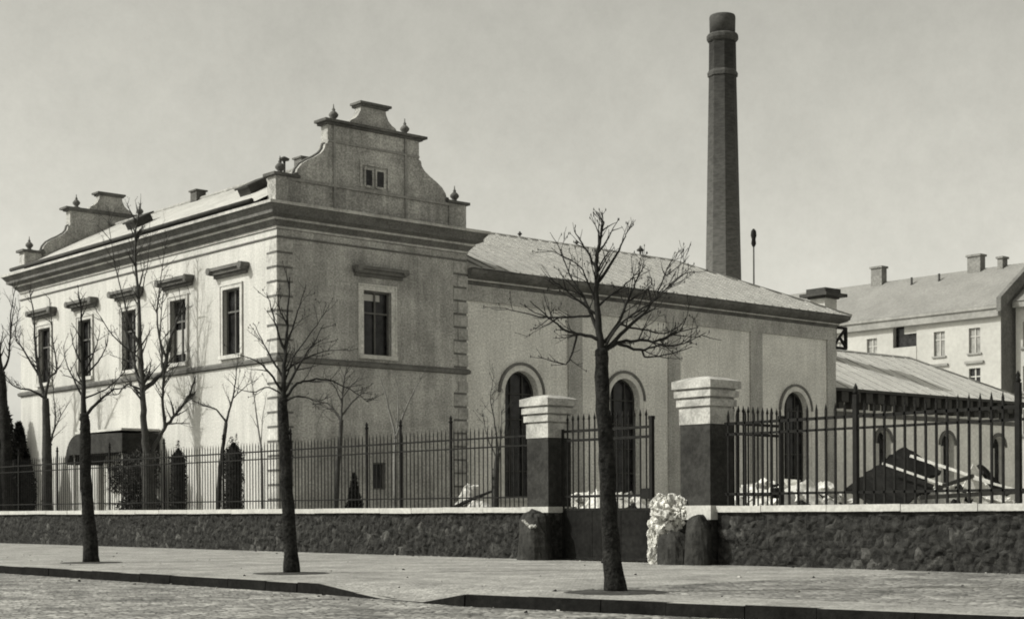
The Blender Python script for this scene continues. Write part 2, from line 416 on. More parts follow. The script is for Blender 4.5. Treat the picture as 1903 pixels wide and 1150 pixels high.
def ring_profile(mb, x0, x1, y0, y1, prof, mis=None):
    """moulding swept round a rectangle; prof = (outward offset, z)"""
    rs = []
    for o, z in prof:
        rs.append([(x0 - o, y0 - o, z), (x1 + o, y0 - o, z), (x1 + o, y1 + o, z), (x0 - o, y1 + o, z)])
    for k in range(len(rs) - 1):
        for j in range(4):
            mb.face([rs[k][j], rs[k][(j + 1) % 4], rs[k + 1][(j + 1) % 4], rs[k + 1][j]], mis[k] if mis else 0)
TREES = {
    'street_right': dict(base=(15.61, 15.7), seed=3, tw=1.1, tr=(0.132, 0.092), cut=True,
        trunk=[(0.0, 0.0), (-0.07, 0.76), (-0.12, 1.83), (-0.18, 2.75), (-0.19, 3.39)],
        limbs=[([(-0.18, 3.36), (-0.23, 3.81), (-0.26, 4.27), (-0.26, 4.65), (-0.21, 4.94), (-0.18, 5.09), (-0.15, 5.25)], 0.06),
               ([(-0.18, 3.39), (0.05, 3.54), (0.3, 3.59), (0.66, 3.6), (0.89, 3.72), (1.24, 3.83)], 0.036),
               ([(-0.18, 3.42), (0.17, 3.74), (0.48, 4.04), (0.65, 4.31), (0.78, 4.65)], 0.036),
               ([(-0.18, 3.47), (0.05, 3.8), (0.18, 4.12), (0.32, 4.42), (0.46, 4.68)], 0.032),
               ([(-0.21, 3.62), (-0.49, 3.65), (-0.71, 3.71), (-0.94, 3.88), (-1.2, 4.12)], 0.032),
               ([(-0.23, 3.72), (-0.36, 4.0), (-0.44, 4.23), (-0.61, 4.5), (-0.76, 4.92)], 0.034),
               ([(-0.37, 3.91), (-0.71, 3.91), (-1.09, 3.93), (-1.56, 4.06)], 0.022),
               ([(0.05, 3.52), (0.36, 3.44), (0.63, 3.5), (0.91, 3.5), (1.29, 3.67)], 0.026),
               ([(0.34, 3.44), (0.48, 3.34), (0.82, 3.39), (1.12, 3.5)], 0.018),
               ([(-0.56, 3.6), (-0.63, 3.32), (-0.75, 3.24), (-1.09, 3.36)], 0.018),
               ([(-0.25, 4.35), (-0.0, 4.73), (0.12, 4.97), (0.18, 5.11)], 0.028),
               ([(-0.26, 4.58), (-0.39, 4.84), (-0.5, 5.03), (-0.56, 5.15)], 0.022),
               ([(-0.23, 4.08), (-0.02, 4.23), (0.15, 4.35), (0.36, 4.57)], 0.02),
               ([(-0.23, 3.89), (-0.52, 4.12), (-0.78, 4.35), (-0.93, 4.43)], 0.02),
               ([(-0.18, 3.39), (0.09, 3.81), (0.51, 4.08), (0.9, 4.42), (1.09, 4.49)], 0.022),
               ([(0.05, 3.81), (0.4, 3.73), (0.74, 3.69), (0.97, 3.81)], 0.018),
               ([(-0.23, 4.0), (-0.4, 4.42), (-0.54, 4.65), (-0.93, 4.81)], 0.018)]),
    'street_mid': dict(base=(16.18, 24.93), seed=5, tw=0.65, tr=(0.135, 0.085), cut=False,
        trunk=[(0.0, 0.0), (-0.06, 1.07), (-0.11, 2.08), (-0.15, 2.9), (-0.16, 3.3)],
        limbs=[([(-0.16, 3.28), (-0.13, 3.81), (-0.1, 4.22), (-0.06, 4.83), (-0.02, 5.59)], 0.06),
               ([(-0.15, 3.25), (0.04, 3.56), (0.24, 3.67), (0.6, 3.71), (1.0, 3.55), (1.32, 3.32)], 0.035),
               ([(-0.15, 3.4), (0.11, 3.81), (0.31, 4.11), (0.5, 4.37), (0.67, 4.64)], 0.032),
               ([(-0.16, 3.45), (-0.4, 3.79), (-0.62, 3.99), (-1.03, 4.12)], 0.03),
               ([(-0.14, 3.71), (-0.37, 4.06), (-0.52, 4.32), (-0.72, 4.73)], 0.028),
               ([(-0.11, 4.22), (-0.26, 4.62), (-0.36, 5.03), (-0.43, 5.28)], 0.025),
               ([(-0.07, 3.81), (0.24, 4.06), (0.6, 4.21), (1.05, 4.26)], 0.022),
               ([(-0.1, 4.32), (0.07, 4.72), (0.22, 5.13), (0.3, 5.38)], 0.022),
               ([(-0.16, 3.35), (-0.42, 3.51), (-0.73, 3.41), (-1.03, 3.51)], 0.02),
               ([(-0.15, 3.2), (0.14, 3.35), (0.49, 3.25), (0.8, 3.35)], 0.02),
               ([(-0.09, 4.62), (-0.21, 5.03), (-0.18, 5.44)], 0.018),
               ([(-0.14, 3.51), (0.04, 4.11), (0.45, 4.72), (0.6, 4.97)], 0.02)]),
    'street_left': dict(base=(16.47, 33.88), seed=8, tw=0.7, tr=(0.165, 0.1), cut=False,
        trunk=[(0.0, 0.0), (-0.07, 1.07), (-0.13, 2.32), (-0.14, 3.2), (-0.16, 3.45)],
        limbs=[([(-0.16, 3.43), (-0.17, 4.33), (-0.22, 5.34), (-0.22, 6.15)], 0.075),
               ([(-0.11, 3.35), (0.12, 3.68), (0.39, 3.87), (0.62, 4.03), (0.9, 4.05)], 0.05),
               ([(-0.16, 3.89), (-0.42, 4.27), (-0.61, 4.59), (-0.76, 5.03)], 0.03),
               ([(-0.14, 4.21), (0.17, 4.68), (0.35, 4.96), (0.45, 5.33)], 0.03),
               ([(-0.16, 4.02), (-0.42, 4.31), (-0.71, 4.38)], 0.025),
               ([(-0.17, 4.46), (-0.35, 4.96), (-0.45, 5.46)], 0.025),
               ([(-0.16, 4.33), (0.02, 4.83), (0.12, 5.21), (0.15, 5.59)], 0.025),
               ([(-0.11, 3.77), (0.33, 4.05), (0.71, 4.45), (0.8, 4.7)], 0.025)]),
    'garden_big': dict(base=(27.0, 50.86), seed=11, tw=0.9, tr=(0.26, 0.2), cut=False,
        trunk=[(0.0, 0.0), (-0.05, 2.56), (-0.09, 3.24)],
        limbs=[([(-0.09, 3.14), (-0.2, 4.31), (-0.23, 5.37), (-0.27, 6.05), (-0.3, 7.02), (-0.39, 8.76), (-0.48, 10.89), (-0.36, 11.95)], 0.15),
               ([(-0.2, 5.47), (-0.54, 6.24), (-0.89, 7.02), (-1.23, 7.99), (-1.59, 9.06)], 0.08),
               ([(-0.16, 5.51), (0.16, 5.95), (0.47, 6.34), (0.55, 7.21), (0.75, 8.17), (1.02, 9.33), (1.34, 11.27)], 0.1),
               ([(-0.01, 3.05), (0.18, 3.63), (0.46, 4.21), (0.85, 4.73), (1.2, 5.23), (1.68, 5.69), (2.46, 6.23)], 0.1),
               ([(0.46, 4.21), (0.44, 5.27), (0.51, 6.24), (0.43, 7.59), (0.63, 9.14)], 0.07),
               ([(1.2, 5.23), (1.43, 5.75), (1.63, 6.23), (2.08, 7.2), (2.65, 8.65)], 0.05),
               ([(-0.23, 5.56), (-0.74, 5.76), (-1.16, 5.37), (-1.41, 5.7)], 0.045),
               ([(0.51, 6.82), (0.14, 7.98), (0.25, 9.53), (0.45, 11.08)], 0.05),
               ([(-0.3, 7.02), (-0.63, 7.99), (-1.01, 9.54), (-1.25, 11.47)], 0.05),
               ([(-0.89, 7.02), (-1.5, 7.6), (-2.18, 8.77)], 0.04),
               ([(0.75, 8.17), (1.31, 8.95), (1.7, 10.3)], 0.04),
               ([(1.3, 5.36), (2.07, 6.04), (2.95, 6.71)], 0.03),
               ([(-0.39, 8.76), (-0.04, 9.92), (0.12, 11.27)], 0.03)]),
    'garden_left': dict(base=(26.75, 58.88), seed=13, tw=0.8, tr=(0.24, 0.13), cut=False,
        trunk=[(0.0, 0.0), (0.01, 2.73), (-0.03, 4.44), (-0.05, 5.72)],
        limbs=[([(-0.05, 5.68), (-0.28, 6.58), (-0.44, 7.86), (-0.52, 9.15), (-0.67, 10.0)], 0.09),
               ([(-0.05, 5.77), (-0.58, 6.05), (-1.01, 6.11), (-1.6, 6.59)], 0.06),
               ([(-0.02, 5.72), (0.24, 6.47), (0.62, 6.79), (0.67, 7.86), (0.8, 9.36)], 0.07),
               ([(0.01, 3.48), (0.18, 4.12), (0.31, 4.87), (0.27, 5.51), (0.17, 6.58)], 0.06),
               ([(-0.28, 6.58), (-0.89, 7.65), (-1.21, 8.19), (-0.99, 9.36)], 0.05),
               ([(-0.05, 5.83), (-0.32, 7.44), (-0.35, 8.72)], 0.04),
               ([(0.23, 4.44), (0.59, 5.08), (1.02, 5.72)], 0.03)]),
    'garden_thin': dict(base=(26.4, 45.19), seed=17, tw=0.7, tr=(0.085, 0.06), cut=False,
        trunk=[(0.0, 0.0), (0.11, 2.26), (0.18, 2.97), (0.33, 4.12)],
        limbs=[([(0.33, 4.08), (0.55, 4.92), (0.66, 5.63), (0.77, 6.69)], 0.045),
               ([(0.33, 4.12), (0.07, 4.53), (-0.34, 4.66), (-0.87, 4.96)], 0.04),
               ([(0.55, 4.92), (0.87, 5.27), (1.31, 5.62)], 0.025)]),
    'garden_pale': dict(base=(26.4, 42.35), seed=19, tw=0.5, tr=(0.05, 0.04), cut=False,
        trunk=[(0.0, 0.0), (-0.01, 2.38), (-0.04, 3.23)],
        limbs=[([(-0.04, 3.19), (-0.16, 4.08), (-0.29, 5.1), (-0.37, 5.61)], 0.035),
               ([(-0.06, 3.23), (0.05, 4.08), (0.22, 4.93)], 0.02)]),
    'garden_umbrella': dict(base=(26.4, 38.38), seed=23, tw=1.0, tr=(0.085, 0.065), cut=False,
        trunk=[(0.0, 0.0), (0.1, 2.29), (0.18, 3.25), (0.22, 3.89)],
        limbs=[([(0.22, 3.86), (0.25, 4.53), (0.32, 5.17), (0.48, 5.48)], 0.04),
               ([(0.22, 3.89), (-0.08, 4.29), (-0.4, 4.45), (-0.72, 4.29)], 0.035),
               ([(0.22, 3.97), (0.56, 4.45), (0.8, 4.68), (1.12, 4.68)], 0.035),
               ([(0.22, 3.81), (-0.0, 4.13), (-0.32, 4.21), (-0.56, 3.73)], 0.02),
               ([(0.25, 4.45), (-0.0, 4.93), (-0.32, 5.17)], 0.025),
               ([(0.25, 4.45), (0.56, 4.93), (0.83, 5.08)], 0.025)]),
    'garden_forked': dict(base=(26.9, 36.01), seed=29, tw=0.45, tr=(0.075, 0.06), cut=False,
        trunk=[(0.0, 0.0), (0.0, 2.25), (0.02, 3.25)],
        limbs=[([(0.02, 3.21), (-0.14, 3.95), (-0.31, 4.65), (-0.48, 5.19)], 0.045),
               ([(0.02, 3.21), (0.27, 3.95), (0.56, 4.49), (0.87, 5.03)], 0.045),
               ([(0.02, 3.25), (0.06, 4.1), (0.02, 4.88)], 0.03)]),
    'garden_gate': dict(base=(26.3, 30.85), seed=31, tw=0.9, tr=(0.12, 0.05), cut=False,
        trunk=[(0.0, 0.0), (-0.01, 1.99), (0.06, 2.69)],
        limbs=[([(0.06, 2.66), (-0.02, 3.39), (-0.13, 4.09), (-0.04, 4.65)], 0.03),
               ([(0.06, 2.69), (0.15, 3.25), (0.12, 3.95)], 0.025),
               ([(0.03, 2.55), (-0.23, 3.11), (-0.37, 3.81)], 0.022)]),
    'edge_tree': dict(base=(26.2, 61.32), seed=37, tw=0.7, tr=(0.24, 0.16), cut=False,
        trunk=[(0.0, 0.0), (-0.08, 3.21), (-0.16, 4.96), (-0.28, 6.94)],
        limbs=[([(-0.28, 6.89), (-0.41, 8.03), (-0.53, 9.78)], 0.12),
               ([(-0.28, 6.89), (0.07, 7.37), (0.29, 8.36), (0.67, 9.78)], 0.07),
               ([(0.29, 8.36), (0.17, 9.34), (0.24, 10.44)], 0.04),
               ([(-0.33, 7.16), (0.11, 6.61), (0.55, 6.23)], 0.03)]),
}

# ------------------------------------------------------------------ world, sun, camera
SUN_EL, SUN_AZ_VEC = R(40), Vector((-.85, .5, 0)).normalized()
to_sun = Vector((SUN_AZ_VEC.x * math.cos(SUN_EL), SUN_AZ_VEC.y * math.cos(SUN_EL), math.sin(SUN_EL)))
W = bpy.data.worlds.new('World'); scene.world = W; W.use_nodes = True
wn, wl = W.node_tree.nodes, W.node_tree.links
bg = wn['Background']
sky = wn.new('ShaderNodeTexSky'); sky.sky_type = 'NISHITA'; sky.sun_disc = False
sky.sun_elevation = SUN_EL
sky.sun_rotation = math.atan2(to_sun.x, to_sun.y)
sky.air_density = 1.0; sky.dust_density = 3.0; sky.ozone_density = 1.0; sky.altitude = 200
bw = wn.new('ShaderNodeRGBToBW'); wl.new(sky.outputs['Color'], bw.inputs['Color'])
tcw = wn.new('ShaderNodeTexCoord')
cn = wn.new('ShaderNodeTexNoise'); cn.inputs['Scale'].default_value = 16; cn.inputs['Detail'].default_value = 14
cn.inputs['Roughness'].default_value = .82
wl.new(tcw.outputs['Generated'], cn.inputs['Vector'])
cm = wn.new('ShaderNodeMapRange'); cm.inputs['From Min'].default_value = .3; cm.inputs['From Max'].default_value = .7
cm.inputs['To Min'].default_value = .90; cm.inputs['To Max'].default_value = 1.08
wl.new(cn.outputs['Fac'], cm.inputs['Value'])
m1 = wn.new('ShaderNodeMath'); m1.operation = 'MULTIPLY'
wl.new(bw.outputs['Val'], m1.inputs[0]); wl.new(cm.outputs['Result'], m1.inputs[1])
sc_ = wn.new('ShaderNodeVectorMath'); sc_.operation = 'SCALE'; sc_.inputs[0].default_value = (1, .982, .875)
wl.new(m1.outputs[0], sc_.inputs['Scale']); wl.new(sc_.outputs['Vector'], bg.inputs['Color'])
bg.inputs['Strength'].default_value = .112

sd = bpy.data.lights.new('sun', 'SUN'); sd.energy = 2.2; sd.angle = R(.5); sd.color = (1, .985, .93)
so = bpy.data.objects.new('sun', sd); COL.objects.link(so)
so.rotation_euler = (-to_sun).to_track_quat('-Z', 'Y').to_euler()
so.location = (-20, 20, 40)

cd = bpy.data.cameras.new('camera'); cam = bpy.data.objects.new('camera', cd); COL.objects.link(cam)
cd.sensor_width = 36; cd.lens = 2897 / 1903 * 36
cd.shift_y = 375 / 1903; cd.clip_end = 4000; cd.clip_start = .1
cam.location = (0, 0, EYE)
up = (Vector((0, 0, 1)) * math.cos(R(.25)) + RIGHT * math.sin(R(.25)))
zc = -FWD; xc = up.cross(zc).normalized(); yc = zc.cross(xc)
cam.matrix_world = Matrix(((xc.x, yc.x, zc.x, 0), (xc.y, yc.y, zc.y, 0), (xc.z, yc.z, zc.z, EYE), (0, 0, 0, 1)))
scene.camera = cam
vs = scene.view_settings
vs.view_transform = 'Standard'; vs.look = 'None'; vs.gamma = 1; vs.exposure = 0.95
scene.cycles.pixel_filter_type = 'BLACKMAN_HARRIS'
scene.cycles.filter_width = 1.9
scene.cycles.max_bounces = 6

# ------------------------------------------------------------------ ground
g = MB(); g.face([(-900, -900, -.17), (2500, -900, -.17), (2500, 2500, -.17), (-900, 2500, -.17)])
struct(g.build('ground', M['yard']))
g = MB(); g.face([(-45, -80, -.16), (15.6, -80, -.16), (15.6, 170, -.16), (-45, 170, -.16)])
struct(g.build('road', M['road']))

KL, KR = 14.05, 13.65          # kerb line left and right of the lowered crossing
def kerb_x(y):
    if y >= 20.9: return KL
    if y >= 16.7: return KR + (KL - KR) * (y - 16.7) / 4.2
    return KR + (16.7 - y) * .175
def kerb_z(y):
    if y >= 20.9 or y <= 16.7: return 0.0
    t = min((20.9 - y) / 1.9, (y - 16.7) / .45, 1.0)
    return -.156 * t
ys = [170, 100, 70, 50, 40, 34, 30, 27, 24, 22, 20.9, 20.5, 20.1, 19.7, 18.5, 17.5, 16.9 + .6, 17.1, 16.7, 14, 12, 10, 7, 3, -5, -20, -60]
ys = sorted(set(ys), reverse=True)
pv = MB()
for a, b in zip(ys[:-1], ys[1:]):
    xa, xb = kerb_x(a) + .17, kerb_x(b) + .17
    split = 22.4
    za, zb = kerb_z(a), kerb_z(b)
    mi = 1 if b < 16.7 else 0
    pv.face([(xa, a, za), (xa + 1.4, a, 0), (xb + 1.4, b, 0), (xb, b, zb)], 0)
    pv.face([(xa + 1.4, a, 0), (25.06, a, 0), (25.06, b, 0), (xb + 1.4, b, 0)], mi)
struct(pv.build('pavement', [M['pave'], M['pave_rough']], weld=True))
kb = MB()
rk = random.Random(4)
y = 120.0
while y > -40:
    l = rk.uniform(.8, 1.25)
    y2 = y - l
    if y2 < 16.7 < y: y2 = 16.7
    if y2 < 20.9 < y: y2 = 20.9
    xa, xb, za, zb = kerb_x(y), kerb_x(y2), kerb_z(y), kerb_z(y2)
    j = rk.uniform(-.012, .012); h = rk.uniform(-.008, .008)
    ya, yb = y - .006, y2 + .006
    t = .008 if za == 0 and zb == 0 else .004
    P = [(xa + j, ya, -.3), (xb + j, yb, -.3), (xb + .165, yb, -.3), (xa + .165, ya, -.3),
         (xa + j + .015, ya, za + t + h), (xb + j + .015, yb, zb + t + h), (xb + .165, yb, zb + t), (xa + .165, ya, za + t)]
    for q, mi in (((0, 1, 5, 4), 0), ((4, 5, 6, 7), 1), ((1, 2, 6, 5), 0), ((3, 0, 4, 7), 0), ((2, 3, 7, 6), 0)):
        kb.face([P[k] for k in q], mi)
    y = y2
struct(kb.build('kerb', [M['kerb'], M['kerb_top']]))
yd = MB()
rg = random.Random(2)
nx, ny = 24, 40
for i in range(nx):
    for j in range(ny):
        def G(i, j):
            x = 25.35 + i * 4.0; yy = -30 + j * 4.0
            z = .012 + (.10 * (mnoise.noise(Vector((x * .3, yy * .3, 1))) + .3) if 0 < i else 0)
            return (x, yy, max(z, .004))
        yd.face([G(i, j), G(i + 1, j), G(i + 1, j + 1), G(i, j + 1)], 0, True)
struct(yd.build('yard_ground', M['yard'], weld=True))

# ------------------------------------------------------------------ main building
bld = thing('main_building', 'two-storey plastered building with scrolled gables at both ends and a bright side facade', 'building', (28.5, 44.75, 0))
X0, X1, Y0, Y1 = 28.5, 36.75, 44.75, 65.35
WY = [47.67, 51.45, 55.28, 59.1, 62.9]; HW = .58; WZ0, WZ1 = 6.68, 9.0
DOOR = (56.5, 57.9, .25, 3.2)
m = MB()
wall_face(m, 'X', X0, Y0, Y1, 0, 10.8, [(c - HW, c + HW, WZ0, WZ1) for c in WY] + [DOOR], .28, 1, 0)
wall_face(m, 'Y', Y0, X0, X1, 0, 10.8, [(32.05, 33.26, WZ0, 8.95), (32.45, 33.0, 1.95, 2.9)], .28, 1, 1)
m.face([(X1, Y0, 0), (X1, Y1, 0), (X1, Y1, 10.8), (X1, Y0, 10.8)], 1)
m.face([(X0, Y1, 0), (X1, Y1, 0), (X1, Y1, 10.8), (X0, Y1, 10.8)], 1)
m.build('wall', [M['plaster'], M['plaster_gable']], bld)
# string courses
s = MB(); ring_profile(s, X0, X1, Y0, Y1, [(0.002, 6.22), (.10, 6.26), (.12, 6.36), (.06, 6.42), (.002, 6.44)]); s.build('string_course', M['trim'], bld)
s = MB(); ring_profile(s, X0, X1, Y0, Y1, [(0.002, 10.41), (.045, 10.42), (.045, 10.47), (.002, 10.48)]); s.build('string_course', M['trim'], bld)
# cornice
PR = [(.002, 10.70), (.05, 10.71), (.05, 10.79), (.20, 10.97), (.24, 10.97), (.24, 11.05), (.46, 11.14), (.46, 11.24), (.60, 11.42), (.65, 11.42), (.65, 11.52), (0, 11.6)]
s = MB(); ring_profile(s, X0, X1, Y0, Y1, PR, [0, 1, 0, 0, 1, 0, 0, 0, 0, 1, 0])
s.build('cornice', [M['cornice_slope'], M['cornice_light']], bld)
s = MB(); s.tube([(X0 - .6, Y0 + .6, 11.66), (X0 - .6, Y1 - .4, 11.66)], .085, 8); s.build('gutter', M['metal'], bld)
# quoins
for (cx, cy, sx, sy, hi) in ((X0, Y0, 1, 1, 0), (X1, Y0, -1, 1, 1)):
    q = MB(); k = 0; z = .1
    while z < 10.35:
        h = .46
        if 6.18 < z + h / 2 < 6.5:
            q.build('quoin', [M['quoin'], M['quoin_gable'], M['trim']], bld); q = MB()
        if not (6.18 < z + h / 2 < 6.5):
            la, lb = (.62, .42) if k % 2 else (.42, .62)
            p = .035
            z0_, z1_ = z + .06, z + h
            # street side and gable side legs of each block
            if sx > 0:
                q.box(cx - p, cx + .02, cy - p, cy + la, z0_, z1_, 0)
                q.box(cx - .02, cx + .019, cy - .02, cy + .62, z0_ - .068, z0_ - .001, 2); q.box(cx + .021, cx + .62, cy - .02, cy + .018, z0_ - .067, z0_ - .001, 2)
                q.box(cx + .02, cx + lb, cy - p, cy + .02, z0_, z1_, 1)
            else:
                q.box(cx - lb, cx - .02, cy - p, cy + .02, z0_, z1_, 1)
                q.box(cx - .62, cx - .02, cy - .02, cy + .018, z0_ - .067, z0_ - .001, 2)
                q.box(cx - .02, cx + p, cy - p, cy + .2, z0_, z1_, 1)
        k += 1; z += .49
    q.build('quoin', [M['quoin'], M['quoin_gable'], M['trim']], bld)

def rect_window(parent, axis, c, a0, a1, z0, z1, inward, sur=None, bars=True, hood=None, sm=None, crossbar=.66):
    """frame with pane (and moulded surround) set in an opening"""
    def B(mb, p0, p1, q0, q1, d0, d1, mi=0):
        lo, hi = sorted((c + inward * d0, c + inward * d1))
        if axis == 'X': mb.box(lo, hi, p0, p1, q0, q1, mi)
        else: mb.box(p0, p1, lo, hi, q0, q1, mi)
    f = MB(); t = .055
    B(f, a0, a0 + t, z0, z1, .13, .2); B(f, a1 - t, a1, z0, z1, .13, .2)
    B(f, a0 + t, a1 - t, z0, z0 + t, .13, .2); B(f, a0 + t, a1 - t, z1 - t, z1, .13, .2)
    if bars:
        zc_ = z0 + (z1 - z0) * crossbar; mc = (a0 + a1) / 2
        B(f, a0 + t, a1 - t, zc_ - .03, zc_ + .03, .14, .195)
        B(f, mc - .028, mc + .028, z0 + t, zc_ - .03, .145, .19)
        B(f, mc - .028, mc + .028, zc_ + .03, z1 - t, .145, .19)
    fr = f.build('window', M['wood'], parent)
    p = MB()
    B(p, a0 + .01, a1 - .01, z0 + .01, z1 - .01, .215, .24); p.build('pane', M['glass'], fr)
    if sur:
        w_ = sur; s_ = MB()
        B(s_, a0 - w_, a0, z0, z1 + w_, -.04, .02); B(s_, a1, a1 + w_, z0, z1 + w_, -.04, .02)
        B(s_, a0, a1, z1, z1 + w_, -.04, .02)
        e = w_ * .35
        B(s_, a0 - w_ - e, a0 - w_, z0, z1 + w_ + e, -.065, .02); B(s_, a1 + w_, a1 + w_ + e, z0, z1 + w_ + e, -.065, .02)
        B(s_, a0 - w_, a1 + w_, z1 + w_, z1 + w_ + e, -.065, .02)
        s_.build('surround', sm or M['surround'], fr)
        s_ = MB(); B(s_, a0 - w_ - .05, a1 + w_ + .05, z0 - .14, z0 - .002, -.13, .1); s_.build('sill', M['surround'], fr)
    if hood:
        h0, h1, hz = hood
        s_ = MB()
        B(s_, h0 + .10, h1 - .10, hz - .14, hz - .03, -.10, .01, 0)
        B(s_, h0 + .05, h1 - .05, hz - .03, hz + .09, -.24, .01, 0)
        B(s_, h0, h1, hz + .09, hz + .2, -.34, .01, 0)
        # little scrolled end knobs
        for e in (h0 + .12, h1 - .12):
            if axis == 'X': s_.tube([(c - .365, e, hz + .10), (c - .02, e, hz + .10)], .13, 10, 0)
            else: s_.tube([(e, c - .365, hz + .10), (e, c - .02, hz + .10)], .12, 10, 0)
        s_.build('hood', M['trim'], fr)
    return fr
for c in WY:
    fr = rect_window(bld, 'X', X0, c - HW, c + HW, WZ0, WZ1, 1, .13, True, (c - 1.18, c + 1.18, 9.58))
    if c == WY[1]:
        b = MB(); b.box(X0 + .2, X0 + .212, c - HW + .06, c + HW - .06, WZ0 + .35, WZ0 + 1.25); b.build('blind', M['tenement'], fr)
fr = rect_window(bld, 'Y', Y0, 32.05, 33.26, WZ0, 8.95, 1, .17, True, (31.58, 33.84, 9.56), M['surround_gable'])
b = MB(); b.box(32.12, 32.9, Y0 + .2, Y0 + .212, 8.62, 8.85); b.build('blind', M['tenement'], fr)
rect_window(bld, 'Y', Y0, 32.45, 33.0, 1.95, 2.9, 1, None, False)
# door under the canopy
d = MB()
d.box(X0 + .15, X0 + .2, DOOR[0] + .05, DOOR[1] - .05, DOOR[2], DOOR[3] - .05)
for k in range(5):
    z = DOOR[2] + .15 + k * .56
    d.box(X0 + .12, X0 + .15, DOOR[0] + .16, DOOR[1] - .16, z, z + .44)
dr = d.build('door', M['surround_hall'], bld)
d = MB(); d.tube([(X0 + .05, DOOR[0] + .12, 1.25), (X0 + .14, DOOR[0] + .12, 1.25)], .03, 8); d.build('handle', M['iron'], dr)
st = MB()
for k in range(2): st.box(X0 - .75 + .3 * k, X0 - .003, DOOR[0] - .4 + .004 * k, DOOR[1] + .4 - .004 * k, .0 + .121 * k, .12 + .121 * k)
st.build('doorstep', M['coping'], bld)
# dark curved canopy over the door, on thin posts
cv = MB()
oc = [(52.9, 3.42), (52.9, 4.12)] + [(56.6 + 1.05 * math.sin(t * math.pi / 16), 3.2 + 1.0 * math.cos(t * math.pi / 16)) for t in range(0, 9)] + [(57.55, 3.05), (57.3, 3.42)]
cv.prism(oc, 'Y', 26.95, 28.46)
can = cv.build('canopy', M['hood'], bld)
tr = MB(); tr.box(26.9, 28.47, 52.85, 56.7, 4.22, 4.30); tr.build('canopy_edge', M['surround'], can)
for py in (53.1, 57.1):
    p = MB(); p.tube([(27.05, py, 0.0), (27.05, py, 3.44)], .035, 6); p.build('post', M['surround'], can)
# attic and gables
def gable_outline(y_front, thick, flip):
    half = [(4.13, 11.58), (4.13, 12.42), (3.27, 12.42), (3.3, 12.62), (3.22, 12.84), (3.05, 13.04), (2.8, 13.2), (2.5, 13.36), (2.26, 13.52), (2.12, 13.68), (2.08, 13.86), (1.99, 13.9), (1.99, 14.56)]
    c = 32.6
    r = [(c + a, z) for a, z in half]; l = [(c - a, z) for a, z in reversed(half)]
    return r + l
def small_top():
    c = 32.58
    half = [(1.05, 14.72), (.98, 14.86), (.80, 14.95), (.66, 15.08), (.56, 15.28), (.54, 15.42)]
    return [(c + a, z) for a, z in half] + [(c - a, z) for a, z in reversed(half)]
def finial(mb, x, y, z, s=1.0):
    mb.lathe((x, y, z), [(.20 * s, 0), (.20 * s, .06 * s), (.10 * s, .09 * s), (.10 * s, .14 * s), (.19 * s, .24 * s), (.20 * s, .32 * s), (.12 * s, .42 * s), (.06 * s, .46 * s), (.075 * s, .52 * s), (.03 * s, .58 * s), (.015 * s, .74 * s)], 10)
